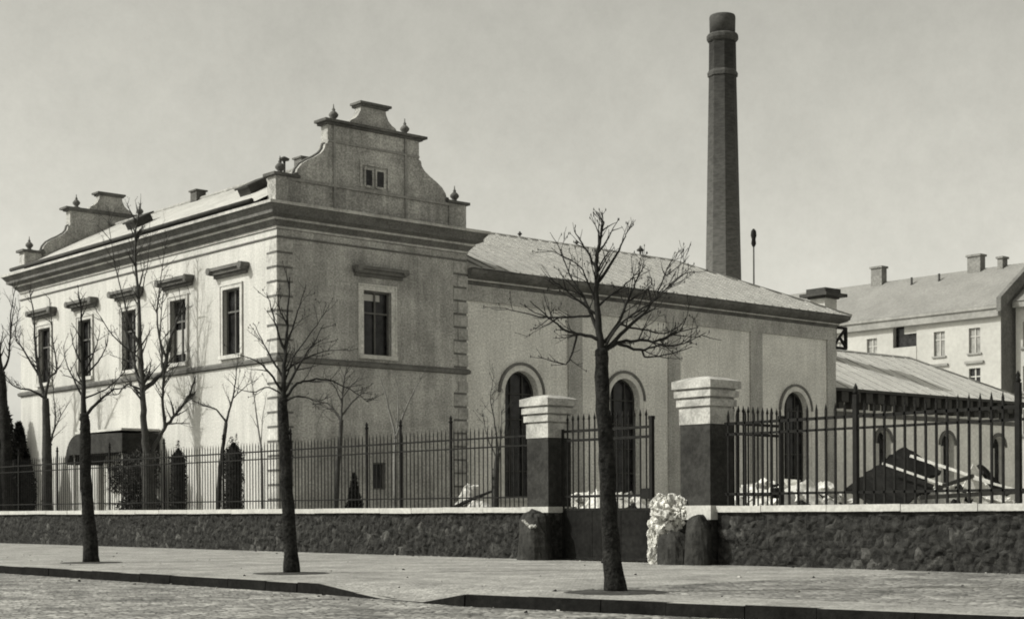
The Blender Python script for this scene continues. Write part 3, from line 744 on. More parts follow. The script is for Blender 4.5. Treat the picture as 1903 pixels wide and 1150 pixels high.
for gy, front in ((Y0 + .05, True), (Y1 - .45, False)):
    gm = MB(); t = .4
    gm.prism(gable_outline(gy, t, False), 'X', gy, gy + t, 0)
    gm.prism(small_top(), 'X', gy + .02, gy + t - .02, 0)
    gb = gm.build('gable', M['plaster_gable'], bld)
    fy = gy if front else gy + t
    k = -1 if front else 1
    def slab(mb, x0, x1, z0, z1, out, back=.1, mi=0):
        a = fy + k * out; b = fy - k * (t + back)
        mb.box(x0, x1, min(a, b), max(a, b), z0, z1, mi)
    cp = MB()
    slab(cp, 30.5, 34.7, 14.56, 14.63, .10); slab(cp, 30.38, 34.82, 14.63, 14.72, .22); cp.build('coping', M['cornice'], gb); cp = MB()
    slab(cp, 31.98, 33.18, 15.42, 15.49, .08); slab(cp, 31.9, 33.26, 15.49, 15.57, .16)      # top slab
    cp.build('coping', M['cornice'], gb)
    st_ = MB()
    def strip(x0, x1, z0, z1, out):
        a = fy + k * out; mb = st_; mb.box(x0, x1, min(a, fy - k * .01), max(a, fy - k * .01), z0, z1)
    strip(30.62, 34.58, 13.95, 14.02, .05)
    strip(28.95, 36.25, 12.40, 12.50, .072)
    strip(30.83, 30.905, 11.6, 12.40, .085); strip(33.92, 33.995, 11.6, 12.40, .085)
    strip(30.83, 30.905, 12.50, 13.95, .06); strip(33.92, 33.995, 12.50, 13.95, .06)
    strip(30.83, 30.905, 14.02, 14.56, .06); strip(33.92, 33.995, 14.02, 14.56, .06)
    st_.build('moulding', M['moulding'], gb)
    out = [p for p in gable_outline(0, 0, 0) if p[1] > 12.5 and p[1] < 13.95]
    for sgn in (1, -1):
        ed = MB()
        pts = [(32.6 + sgn * abs(px_ - 32.6), gy + t / 2, z) for px_, z in out if px_ > 32.6]
        ed.tube(pts, .07, 6)
        ed.tube([(pts[0][0] - sgn * .02, gy - .03 , 12.62), (pts[0][0] - sgn * .02, gy + t + .03, 12.62)], .09, 8)
        ed.build('scroll_edge', M['cornice'], gb)
    for px_ in (28.86, 36.34):
        pd = MB(); pd.box(px_ - .40, px_ + .40, gy - .06, gy + t + .06, 11.6, 12.5)
        pp = pd.build('pedestal', M['plaster_gable'], gb)
        pd = MB(); pd.box(px_ - .52, px_ + .52, gy - .16, gy + t + .16, 12.5, 12.6)
        pd.build('pedestal_cap', M['cornice'], gb)
    for fx, fz in ((28.8, 12.6), (36.4, 12.6), (31.0, 14.72), (34.1, 14.72)):
        fm = MB(); finial(fm, fx, gy + t / 2, fz, .85 if fz < 13 else .85); fm.build('finial', M['cornice'], gb)
    if front:
        for a0, a1 in ((32.2, 32.47), (32.68, 32.98)):
            f = MB(); f.box(a0, a1, fy - .03, fy - .005, 12.66, 13.2)
            fr = f.build('attic_window', M['glass'], gb)
            f = MB()
            f.box(a0 - .07, a0 - .003, fy - .05, fy + .01, 12.6, 13.27); f.box(a1 + .003, a1 + .07, fy - .05, fy + .01, 12.6, 13.27)
            f.box(a0 - .003, a1 + .003, fy - .05, fy + .01, 13.203, 13.27); f.box(a0 - .003, a1 + .003, fy - .06, fy + .01, 12.57, 12.655)
            f.build('frame', M['plaster_gable'], fr)
        f = MB()
        f.box(31.95, 32.03, fy - .06, fy + .01, 12.58, 13.42); f.box(33.15, 33.23, fy - .06, fy + .01, 12.58, 13.42)
        f.box(32.03, 33.15, fy - .06, fy + .01, 13.35, 13.42)
        f.build('window_moulding', M['plaster_gable'], gb)
# roof between the gables
rf = MB()
ya, yb = Y0 + .46, Y1 - .46
def roofslope(xe, ze, xr, zr, n):
    P = [(xe, ya, ze), (xe, yb, ze), (xr, yb, zr), (xr, ya, zr)]
    rf.face(P, 0)
roofslope(27.95, 11.62, 32.62, 14.1, 0); roofslope(37.3, 11.62, 32.62, 14.1, 0)
k = 0
yy = ya + .3
while yy < yb - .1:
    for xe in (27.97, 37.28):
        rf.bar((xe, yy, 11.622), (32.62, yy, 14.102), .03, .012, 1)
    yy += .75
rf.tube([(32.62, ya, 14.11), (32.62, yb, 14.11)], .09, 8, 1)
roof = rf.build('roof', [M['roof'], M['seam']], bld)
for hx, hy in ((30.15, 48.9), (30.15, 57.6)):
    z = 11.62 + (hx - 27.95) * .531
    h = MB()
    ax = Vector((1, 0, .531)).normalized(); ay = Vector((0, 1, 0)); az = ax.cross(ay)
    h.obox((hx, hy, z + .14), ax, ay, az, .42, .38, .14)
    h.obox((hx - .05, hy, z + .32), ax, ay, az, .52, .46, .035)
    h.build('roof_hatch', M['metal'], roof)
for hy in (49.4, 57.2):
    h = MB(); h.box(32.4, 32.84, hy - .25, hy + .25, 14.0, 14.42); h.box(32.34, 32.9, hy - .31, hy + .31, 14.42, 14.48)
    h.build('chimney', M['cornice'], roof)
h = MB(); h.tube([(30.0, 46.6, 12.6), (30.0, 46.6, 13.55)], .05, 6); h.lathe((30.0, 46.6, 13.5), [(.04, 0), (.17, .02), (.19, .08), (.03, .16)], 10)
h.build('vent_pipe', M['metal'], roof)

# ------------------------------------------------------------------ long hall
hall = thing('boiler_hall', 'long hall with tall arched windows, dark pilaster strips and a pale seamed hipped roof', 'building', (36.8, 45.0, 0))
HX0, HX1, HY0, HY1 = 36.76, 59.1, 45.0, 57.0
AW = [39.65, 45.26, 50.8, 56.27]; AR = .86; ASP, ATOP, ABOT = 5.68, 6.55, 1.7
m = MB()
wall_face(m, 'Y', HY0, HX0, HX1, 0, 10.0, [(c - AR, c + AR, ABOT, ATOP, ASP) for c in AW], .4, 1, 0)
m.face([(HX1, HY0, 0), (HX1, HY1, 0), (HX1, HY1, 10), (HX1, HY0, 10)], 0)
m.face([(HX0, HY1, 0), (HX1, HY1, 0), (HX1, HY1, 10), (HX0, HY1, 10)], 0)
m.build('wall', M['plaster_hall'], hall)
for a0, a1 in ((42.1, 42.86), (47.84, 48.56), (53.1, 53.9)):
    s = MB(); s.box(a0, a1, HY0 - .07, HY0 + .01, .0, 9.03); s.build('lisene', M['plaster_dark'], hall)
s = MB(); s.box(58.55, 59.17, HY0 - .07, HY0 - .004, 0, 9.03); s.box(59.104, 59.17, HY0 - .004, HY0 + .6, 0, 9.03); s.build('lisene', M['plaster_dark'], hall)
s = MB(); s.box(36.78, 59.17, HY0 - .09, HY0 - .002, 9.03, 9.62); s.build('frieze', M['plaster_dark'], hall)  # darker plaster whose tone also takes in the eave shadow
def sweep(mb, path, prof, mis=None):
    rs = [[(x + dx * o, y + dy * o, z) for (x, y, dx, dy) in path] for o, z in prof]
    for k in range(len(rs) - 1):
        for j in range(len(path) - 1):
            mb.face([rs[k][j], rs[k][j + 1], rs[k + 1][j + 1], rs[k + 1][j]], mis[k] if mis else 0)
s = MB()
sweep(s, [(36.78, HY0, 0, -1), (HX1, HY0, 1, -1), (HX1, HY1, 1, 1)],
      [(.002, 9.6), (.12, 9.64), (.12, 9.72), (.2, 9.76), (.2, 9.82), (.42, 9.9), (.5, 9.96), (.56, 10.02), (.56, 10.16), (.2, 10.17)], [0, 0, 0, 1, 0, 0, 0, 0, 0])
s.face([(36.78, HY0 - o, z) for o, z in [(.002, 9.6), (.12, 9.64), (.12, 9.72), (.2, 9.76), (.2, 9.82), (.42, 9.9), (.5, 9.96), (.56, 10.02), (.56, 10.16), (.2, 10.17)]] + [(36.78, HY0, 10.17)], 0)
s.build('cornice', [M['cornice'], M['cornice_light']], hall)
rf = MB()
E = .6; ze, zr = 10.18, 13.06
A_, B_, C_, D_ = (HX0 + .02, HY0 - E, ze), (HX1 + E, HY0 - E, ze), (HX1 + E, HY1 + E, ze), (HX0 + .02, HY1 + E, ze)
F0, F1 = (HX0 + .02, 51, zr), (54.6, 51, zr)
rf.face([A_, B_, F1, F0], 0); rf.face([D_, F0, F1, C_], 0); rf.face([B_, C_, F1], 0); rf.face([A_, F0, D_], 0)
x = HX0 + .5; sl = (zr - ze) / (51 - HY0 + E)
while x < HX1 + E - .2:
    yt = 51 if x <= 54.6 else 51 - (x - 54.6) / (HX1 + E - 54.6) * (51 - HY0 + E)
    zt = ze + (yt - HY0 + E) * sl
    rf.bar((x, HY0 - E + .02, ze + .02), (x, yt, zt + .02), .06, .07, 1)
    # staggered cross joints of the sheets
    x += .62
rf.tube([F0, F1, B_], .075, 6, 1); rf.tube([F1, C_], .075, 6, 1)
hroof = rf.build('roof', [M['roof'], M['seam']], hall)
for vx in (44.9, 48.3, 52.4):
    h = MB(); big = 1.0 if vx > 50 else .6
    h.tube([(vx, 51, zr - .05), (vx, 51, zr + .22 * big)], .045, 6)
    h.lathe((vx, 51, zr + .2 * big), [(.05, 0), (.17 * big, .03), (.17 * big, .09 * big), (.06, .17 * big), (.02, .28 * big)], 8)
    h.build('roof_vent', M['metal'], hroof)
for c in AW:
    n = 18
    f = MB(); t = .07
    def arc(r, rz, y0, y1, mb, r2, rz2, mi=0):
        for k in range(n):
            a, b = math.pi * k / n, math.pi * (k + 1) / n
            p = [(c + r * math.cos(a), ASP + rz * math.sin(a)), (c + r * math.cos(b), ASP + rz * math.sin(b)),
                 (c + r2 * math.cos(b), ASP + rz2 * math.sin(b)), (c + r2 * math.cos(a), ASP + rz2 * math.sin(a))]
            mb.face([(q[0], y0, q[1]) for q in p], mi)
            mb.face([(q[0], y1, q[1]) for q in p], mi)
            mb.face([(p[0][0], y0, p[0][1]), (p[1][0], y0, p[1][1]), (p[1][0], y1, p[1][1]), (p[0][0], y1, p[0][1])], mi)
            mb.face([(p[3][0], y0, p[3][1]), (p[2][0], y0, p[2][1]), (p[2][0], y1, p[2][1]), (p[3][0], y1, p[3][1])], mi)
    yf = HY0 + .26
    rz = ATOP - ASP
    arc(AR, rz, yf, yf + .07, f, AR - t, rz - t)
    f.box(c - AR, c - AR + t, yf, yf + .07, ABOT, ASP); f.box(c + AR - t, c + AR, yf, yf + .07, ABOT, ASP)
    for zz in (ABOT + .03, 2.7, 3.7, 4.7, ASP):
        f.box(c - AR + t, c + AR - t, yf + .01, yf + .06, zz - .025, zz + .025)
    for xx in (c - .3, c + .3):
        f.box(xx - .022, xx + .022, yf + .015, yf + .055, ABOT + .06, ASP + rz * .9)
    fr = f.build('window', M['metal'], hall)
    p = MB()
    ring = [(c - AR, ABOT), (c + AR, ABOT)] + [(c + AR * math.cos(math.pi * k / n), ASP + rz * math.sin(math.pi * k / n)) for k in range(n + 1)]
    p.prism(ring, 'X', yf + .08, yf + .1); p.build('pane', M['glass'], fr)
    s_ = MB()
    y0 = HY0 - .05
    arc(AR + .22, rz + .22, y0, HY0 + .01, s_, AR + .002, rz + .002, 0)
    arc(AR + .32, rz + .32, y0 - .05, HY0 + .01, s_, AR + .222, rz + .222, 1)
    for sg in (-1, 1):
        a, b = sorted((c + sg * (AR + .002), c + sg * (AR + .22))); s_.box(a, b, y0, HY0 + .01, ABOT, ASP, 0)
        a, b = sorted((c + sg * (AR + .222), c + sg * (AR + .27))); s_.box(a, b, y0 - .02, HY0 + .01, ABOT, ASP, 0)
    s_.build('surround', [M['surround_hall'], M['trim']], fr)
    s_ = MB(); s_.box(c - 1.2, c + 1.2, HY0 - .14, HY0 + .2, ABOT - .16, ABOT - .003); s_.build('sill', M['coping'], fr)
# iron gutter bracket on the end wall
b = MB()
for z in (8.75, 9.7): b.bar((59.12, 45.1, z), (60.2, 45.1, z), .12, .12)
b.bar((60.15, 45.1, 8.75), (60.15, 45.1, 9.7), .13, .13); b.bar((59.2, 45.1, 8.75), (59.2, 45.1, 9.7), .22, .22)
b.bar((59.2, 45.1, 8.8), (60.1, 45.1, 9.65), .1, .1); b.bar((59.75, 45.1, 9.2), (60.15, 45.1, 8.8), .1, .1)
b.build('gutter_bracket', M['iron'], hall)

# ------------------------------------------------------------------ low wing
wing = thing('low_wing', 'low annex with hipped roof and dark eaves brackets behind the right fence', 'building', (59.2, 47, 0))
m = MB()
LW = [65.75, 71.4, 76.3]
wall_face(m, 'Y', 47.0, 59.18, 78.3, 0, 7.0, [(c - .62, c + .62, 1.5, 5.15, 4.55) for c in LW], .45, 1, 0)
m.face([(78.3, 47, 0), (78.3, 57, 0), (78.3, 57, 7), (78.3, 47, 7)], 0)
m.face([(59.18, 57, 0), (78.3, 57, 0), (78.3, 57, 7), (59.18, 57, 7)], 0)
m.build('wall', M['plaster_wing'], wing)
rf = MB(); ze, zr = 7.05, 9.75
a, b, c_, d_ = (59.18, 46.3, ze), (79.0, 46.3, ze), (79.0, 57.7, ze), (59.18, 57.7, ze)
e0, e1 = (59.18, 52, zr), (75.2, 52, zr)
rf.face([a, b, e1, e0]); rf.face([d_, e0, e1, c_]); rf.face([b, c_, e1]); rf.face([a, e0, d_])
rf.face([(59.18, 46.3, ze - .14), (79.0, 46.3, ze - .14), b, a], 1); rf.face([(79.0, 46.3, ze - .14), (79.0, 57.7, ze - .14), c_, b], 1)
rf.face([(59.18, 46.3, ze - .14), (79.0, 46.3, ze - .14), (79.0, 57.7, ze - .14), (59.18, 57.7, ze - .14)], 1)
x = 59.7
while x < 78.8:
    yt = 52 if x <= 75.2 else 52 - (x - 75.2) / 3.8 * 5.7
    rf.bar((x, 46.32, ze + .02), (x, yt, ze + (yt - 46.3) / 5.7 * (zr - ze) + .02), .05, .05, 2)
    x += 1.15
rf.tube([e0, e1, b], .09, 6, 2); rf.tube([e1, c_], .09, 6, 2)
wroof = rf.build('roof', [M['roof_wing'], M['metal'], M['seam']], wing)
x = 59.9; br = MB()
first = None
while x < 78.2:
    if first is None:
        q = MB(); q.box(x - .27, x + .27, 46.42, 46.998, 6.4, 6.9); q.box(x - .2, x + .2, 46.65, 46.998, 6.1, 6.4)
        first = q.build('eaves_bracket', M['metal'], wing); bx0 = x
    else:
        o = first.copy(); COL.objects.link(o); o.parent = wing; o.location.x = x - bx0
    x += .98
s = MB(); s.box(59.2, 78.36, 46.93, 46.998, 5.75, 5.98); s.build('string_course', M['trim'], wing)
for c in LW:
    p = MB(); p.box(c - .6, c + .6, 47.36, 47.4, 1.5, 5.1)
    fr = p.build('window', M['glass'], wing)
    p = MB(); p.box(c - .62, c - .2, 47.12, 47.2, 1.6, 4.5); p.build('highlight_panel', M['coping'], fr)  # pale panel added to stand for a highlight inside the dark niche
    p = MB()
    n = 12
    for k in range(n):
        aa, bb = math.pi * k / n, math.pi * (k + 1) / n
        q = [(c + .62 * math.cos(aa), 4.55 + .6 * math.sin(aa)), (c + .62 * math.cos(bb), 4.55 + .6 * math.sin(bb)),
             (c + .82 * math.cos(bb), 4.55 + .8 * math.sin(bb)), (c + .82 * math.cos(aa), 4.55 + .8 * math.sin(aa))]
        p.face([(u, 46.94, w) for u, w in q]); p.face([(q[3][0], 46.94, q[3][1]), (q[2][0], 46.94, q[2][1]), (q[2][0], 47, q[2][1]), (q[3][0], 47, q[3][1])])
    p.build('surround', M['trim'], fr)
# broad chimney stack on its ridge
cs = MB()
cs.box(65.6, 66.6, 50.5, 51.45, 8.6, 12.25, 0)
st = cs.build('chimney_stack', M['coping'], wing)
cs = MB(); cs.box(65.2, 67.0, 50.1, 51.85, 12.3, 12.46); cs.box(65.45, 66.75, 50.35, 51.6, 12.46, 12.72); cs.box(65.5, 66.7, 50.4, 51.55, 12.2, 12.3)
cs.build('stack_cap', M['metal'], st)

# ------------------------------------------------------------------ tall chimney, mast
ch = thing('factory_chimney', 'tall tapering octagonal factory chimney sooted dark towards its ringed top', 'chimney', (68.35, 59.85, 0))
rot = math.atan2(-FWD.y, -FWD.x)
s = MB(); s.lathe((68.35, 59.85, 0), [(1.32, 0), (1.02, 15.0), (.80, 26.15)], 8, 0, False, rot)
s.build('shaft', M['soot'], ch)
s = MB(); s.lathe((68.35, 59.85, 0), [(.80, 26.15), (.87, 26.155), (.89, 26.35), (.81, 26.5)], 8, 0, False, rot); s.build('band', M['soot_dark'], ch)
s = MB(); s.lathe((68.35, 59.85, 0), [(.80, 26.5), (.78, 28.15)], 8, 0, False, rot); s.build('neck', M['soot'], ch)
s = MB(); s.lathe((68.35, 59.85, 0), [(.78, 28.15), (.84, 28.2), (.92, 28.32), (.92, 28.48), (.84, 28.6), (.74, 28.62)], 16, 0, False, rot); s.build('band', M['soot_dark'], ch)
s = MB(); s.lathe((68.35, 59.85, 0), [(.74, 28.62), (.76, 29.55), (.72, 29.68), (.5, 29.7)], 20, 0, True, rot); s.build('crown', M['soot_dark'], ch)
ms = thing('mast', 'thin mast with a small dark bulb at its tip just right of the tall chimney', 'mast', (81.3, 68.5, 0))
s = MB(); s.tube([(81.3, 68.5, 0), (81.3, 68.5, 19.0)], [.09, .05], 6); s.build('pole', M['metal'], ms)
s = MB(); s.lathe((81.3, 68.5, 18.9), [(.08, 0), (.17, .2), (.13, .5), (.2, .75), (.17, 1.05), (.06, 1.2)], 8); s.build('lantern', M['iron'], ms)

# ------------------------------------------------------------------ tenements far right
tn = thing('tenement', 'far pale apartment house with sloping grey roof, two chimneys and a loggia', 'apartment house', (116.2, 71.3, 0))
TX, TY0, TY1, TE, TR = 116.2, 71.3, 101.0, 18.0, 22.4
LY = [73.8, 77.25, 84.25, 88.0, 92.0, 96.0]
holes = []
for z0, z1 in ((14.4, 16.5), (11.0, 13.1), (7.4, 9.5)):
    holes += [(c - .55, c + .55, z0, z1) for c in LY]
holes += [(79.55, 82.0, 14.7, 17.6, 17.2), (79.55, 82.0, 12.6, 14.2)]
m = MB()
wall_face(m, 'X', TX, TY0, TY1, 0, TE - .1, holes, .5, 1, 0)
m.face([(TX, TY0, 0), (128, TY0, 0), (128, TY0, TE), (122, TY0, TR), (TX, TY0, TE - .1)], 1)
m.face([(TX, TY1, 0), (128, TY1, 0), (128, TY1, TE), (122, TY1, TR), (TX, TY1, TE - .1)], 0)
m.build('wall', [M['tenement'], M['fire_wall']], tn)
for h in holes:
    p = MB(); dp = .22 if h[1] - h[0] < 2 else .49
    p.box(TX + dp, TX + dp + .03, h[0], h[1], h[2], h[3])
    big = h[1] - h[0] > 2
    wn_ = p.build('window', M['glass'] if (big or h[3] < 14) else M['tenement_glass'], tn)
    if not big:
        p = MB(); cc = (h[0] + h[1]) / 2
        p.box(TX + .15, TX + .215, cc - .06, cc + .06, h[2], h[3]); p.box(TX + .16, TX + .21, h[0], h[1], h[2] + 1.35, h[2] + 1.45)
        p.build('frame', M['tenement'], wn_)
        p = MB(); p.box(TX - .14, TX + .05, h[0] - .15, h[1] + .15, h[2] - .16, h[2] - .02)
        if h[3] < 14: p.box(TX - .2, TX + .02, h[0] - .35, h[1] + .35, h[3] + .4, h[3] + .6)
        p.build('sill', M['tenement_trim'], wn_)
    elif h[2] > 14:
        p = MB(); p.box(TX - .05, TX + .1, h[0] + .0, h[1] + .3, h[2] - .5, h[2] + .75); p.box(TX + .12, TX + .2, h[0] - 0 , h[0] + 1.35, h[2] + 1.9, h[3])
        p.build('balcony_front', M['tenement'], wn_)
s = MB(); s.box(TX - .45, TX + .02, TY0, TY1, TE - .75, TE - .1); s.box(TX - .6, TX + .02, TY0, TY1, TE - .1, TE + .15); s.build('eaves', M['tenement_trim'], tn)
rf = MB()
rf.face([(TX - .6, TY0, TE + .16), (TX - .6, TY1, TE + .16), (122, TY1, TR + .05), (122, TY0, TR + .05)]); rf.face([(128.4, TY0, TE + .1), (128.4, TY1, TE + .1), (122, TY1, TR + .05), (122, TY0, TR + .05)])
trf = rf.build('roof', M['roof_far'], tn)
for (y0, y1, zt) in ((86.9, 88.1, 23.7), (76.5, 77.8, 23.5), (74.3, 74.8, 23.0)):
    c = MB(); c.box(121.4, 122.2, y0, y1, 21.4, zt); c.box(121.28, 122.32, y0 - .1, y1 + .1, zt, zt + .18); c.build('chimney', M['far_chimney'], trf)
for y0 in (80.3, 83.2):
    c = MB(); c.tube([(120.8, y0, 21), (120.8, y0, 22.3)], .1, 6); c.build('vent_pipe', M['metal'], trf)
fw = MB()
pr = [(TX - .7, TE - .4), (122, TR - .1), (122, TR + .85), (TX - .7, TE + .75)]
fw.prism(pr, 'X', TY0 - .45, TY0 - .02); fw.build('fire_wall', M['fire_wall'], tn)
t2 = thing('tenement', 'far neighbouring house at the right picture edge, set back behind the shaded fire wall', 'apartment house', (118.7, 71.2, 0))
m = MB()
h2 = [(c - .6, c + .6, z0, z0 + 2.1) for c in (69.6, 66.3, 63.0) for z0 in (14.7, 11.0, 7.4)]
wall_face(m, 'X', 118.7, 45, 70.84, 0, 18.3, h2, .4, 1, 0)
m.face([(118.7, 45, 0), (130, 45, 0), (130, 45, 18.3), (124.5, 45, 22.3), (118.7, 45, 18.3)])
m.build('wall', M['tenement'], t2)
for h in h2:
    p = MB(); p.box(118.95, 118.98, *h); w_ = p.build('window', M['tenement_glass'], t2)
    p = MB(); cc = (h[0] + h[1]) / 2; p.box(118.88, 118.945, cc - .07, cc + .07, h[2], h[3]); p.box(118.89, 118.94, h[0], h[1], h[2] + 1.3, h[2] + 1.42); p.build('frame', M['tenement'], w_)
    p = MB(); p.box(118.5, 118.75, h[0] - .2, h[1] + .2, h[2] - .2, h[2] - .02); p.build('sill', M['tenement_trim'], w_)
s = MB(); s.box(118.2, 118.72, 45, 70.84, 18.0, 18.5); s.box(118.3, 118.72, 45, 70.84, 10.2, 10.5); s.build('eaves', M['tenement_trim'], t2)
rf = MB(); rf.face([(118.1, 45, 18.51), (118.1, 70.84, 18.51), (124.5, 70.84, 22.6), (124.5, 45, 22.6)]); rf.face([(131, 45, 18.4), (131, 70.84, 18.4), (124.5, 70.84, 22.6), (124.5, 45, 22.6)])
r2 = rf.build('roof', M['roof_far'], t2)
c = MB(); c.box(122.5, 124, 68.2, 70.2, 20, 24.3); c.box(122.3, 124.2, 68.0, 70.4, 24.3, 24.6); c.build('chimney', M['cornice'], r2)

t2.location.x -= 0.95

# ------------------------------------------------------------------ street wall
WX0, WX1 = 25.02, 25.42
def bumpy_wall(mb, y0, y1, rng):
    """street face of the rubble wall: stones in relief between sunk joints"""
    H_ = 1.12; nz = 15; cols = [y0]
    while cols[-1] < y1 - .01:
        step = .075 if cols[-1] < 44 else .16
        cols.append(min(cols[-1] + step, y1))
    n = len(cols) - 1
    def P(i, j):
        y = cols[i]; z = -.12 + (H_ + .12) * j / nz
        dx = 0
        if i not in (0, n) and j != nz:
            v = Vector((y * 2.6 + .35 * mnoise.noise(Vector((y * 2, z * 2, 0))), z * 3.7, 2.0))
            ds, ps = mnoise.voronoi(v, distance_metric='DISTANCE', exponent=2.5)
            e = min(1, (ds[1] - ds[0]) / .22)
            dx = .04 * e ** .6 - .025 + .05 * mnoise.noise(ps[0] * 3.7) + .03 * mnoise.noise(Vector((y * 9, z * 9, 7.7)))
        return (WX0 - dx, y, z)
    g = [[P(i, j) for j in range(nz + 1)] for i in range(n + 1)]
    for i in range(n):
        for j in range(nz):
            mb.face([g[i][j], g[i + 1][j], g[i + 1][j + 1], g[i][j + 1]], 0, False)
    mb.face([(WX1, y0, -.15), (WX1, y1, -.15), (WX1, y1, H_), (WX1, y0, H_)])
    for y in (y0, y1): mb.face([(WX0, y, -.15), (WX1, y, -.15), (WX1, y, H_), (WX0, y, H_)])
    mb.face([(WX0, y0, H_), (WX1, y0, H_), (WX1, y1, H_), (WX0, y1, H_)])
rw = random.Random(9)
def street_wall(y0, y1, label, group):
    t = thing('street_wall', label, 'wall', (25.2, y0, 0), group)
    m = MB(); bumpy_wall(m, y0, y1, rw); m.build('stone_wall', M['rubble'], t)
    c = MB(); y = y0
    while y < y1 - .05:
        l = min(rw.uniform(1.3, 1.9), y1 - y)
        j = rw.uniform(-.008, .008)
        c.bar((WX0 + .19 + j, y + .008, 1.19 + j + rw.uniform(-.006, .006)), (WX0 + .19 - j, y + l - .008, 1.19 + j + rw.uniform(-.006, .006)), .54 + j, .135 + rw.uniform(-.008, .008))
        y += l
    c.build('coping', M['coping'], t)
street_wall(28.2, 76.0, 'long low dark rubble wall with pale coping left of the gate pillars', 'street walls')
street_wall(6.0, 22.1, 'low dark rubble wall with pale coping right of the gate pillars', 'street walls')

# ------------------------------------------------------------------ railings
def picket_mb(w):
    p = MB(); h = w / 2
    p.box(-h, h, -h, h, 1.262, 3.16)
    i = [(-h * 1.7, 0), (0, -h * 1.7), (h * 1.7, 0), (0, h * 1.7)]
    for k in range(4):
        a, b = i[k], i[(k + 1) % 4]
        p.face([(a[0], a[1], 3.16), (b[0], b[1], 3.16), (0, 0, 3.3)])
    p.face([(q[0], q[1], 3.16) for q in reversed(i)])
    return p
def fence(y0, y1, posts, label, w, pitch, rail, post):
    t = thing('iron_fence', label, 'fence', (25.2, y0, 1.26), 'iron railings on the street wall')
    base = LOC[t.name]
    for z, hh in ((1.5, rail), (2.76, rail), (2.99, rail * 1.2)):
        r = MB(); r.box(25.18, 25.22, y0, y1, z - hh / 2, z + hh / 2); r.build('rail', M['iron'], t)
    for yp in posts:
        r = MB(); h = post
        r.box(25.2 - h, 25.2 + h, yp - h, yp + h, 1.26, 3.42)
        r.lathe((25.2, yp, 3.42), [(.03, 0), (.06, .04), (.03, .09), (.045, .13), (.005, .22)], 8)
        r.build('post', M['iron'], t)
    y = y0 + pitch * .6; spots = []
    while y < y1:
        if min(abs(y - p) for p in posts) > .09: spots.append(y)
        y += pitch
    pm = picket_mb(w)
    me_o = None
    for y in spots[:100]:
        if me_o is None:
            q = MB(); q.v = [(a + 25.2, b + y, c) for a, b, c in pm.v]; q.f = pm.f; q.m = pm.m; q.sm = pm.sm
            me_o = q.build('picket', M['iron'], t); fy_ = y
        else:
            o = me_o.copy(); COL.objects.link(o); o.parent = t; o.location = (0, y - fy_, 0)
    if len(spots) > 100:
        q = MB()
        for y in spots[100:]:
            n = len(q.v)
            q.v += [(a + 25.2, b + y, c) for a, b, c in pm.v]
            q.f += [tuple(k + n for k in f) for f in pm.f]; q.m += pm.m; q.sm += pm.sm
        o = q.build('far_pickets', M['iron'], t); o['kind'] = 'stuff'
fence(28.1, 70.0, [31.35, 33.5, 35.05, 38.88, 42.7, 46.5, 50.4, 54.6, 58.0, 61.8, 65.6, 69.5],
      'long iron railing with spiked bars on the wall left of the gate', .021, .168, .036, .028)
fence(6.2, 22.05, [18.66, 15.12, 11.6, 8.1],
      'iron picket railing on the wall right of the gate with two tall posts', .040, .233, .05, .048)

# ------------------------------------------------------------------ gate pillars
def gate_pillar(x0, y0, wx, wy, top, label):
    t = thing('gate_pillar', label, 'pillar', (x0 + wx / 2, y0 + wy / 2, 0), 'gate pillars')
    def B(mb, z0, z1, o, mi=0): mb.box(x0 - o, x0 + wx + o, y0 - o, y0 + wy + o, z0, z1, mi)
    m = MB(); B(m, -.12, 1.12 if y0 > 25 else .958, .07); m.build('plinth', M['rubble'], t)
    m = MB(); B(m, 1.122 if y0 > 25 else .96, 1.26, .10); m.build('base_slab', M['coping'], t)
    s = top - .93
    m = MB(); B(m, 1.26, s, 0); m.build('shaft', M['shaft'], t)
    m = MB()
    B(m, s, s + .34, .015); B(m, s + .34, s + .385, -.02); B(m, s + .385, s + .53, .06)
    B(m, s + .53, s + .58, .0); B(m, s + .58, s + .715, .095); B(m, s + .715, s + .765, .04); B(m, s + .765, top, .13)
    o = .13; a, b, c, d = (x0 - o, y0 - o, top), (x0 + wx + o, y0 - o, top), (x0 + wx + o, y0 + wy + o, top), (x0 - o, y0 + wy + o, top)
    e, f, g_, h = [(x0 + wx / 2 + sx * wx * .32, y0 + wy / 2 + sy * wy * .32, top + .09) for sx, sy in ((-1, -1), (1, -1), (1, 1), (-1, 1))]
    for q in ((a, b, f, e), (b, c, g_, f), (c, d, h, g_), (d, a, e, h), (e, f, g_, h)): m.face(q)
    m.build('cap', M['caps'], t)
    return t
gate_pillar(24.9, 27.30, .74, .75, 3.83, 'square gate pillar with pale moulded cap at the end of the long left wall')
gate_pillar(24.9, 22.20, .74, .86, 3.93, 'square gate pillar with pale moulded cap where the right wall begins, nearer the street tree')

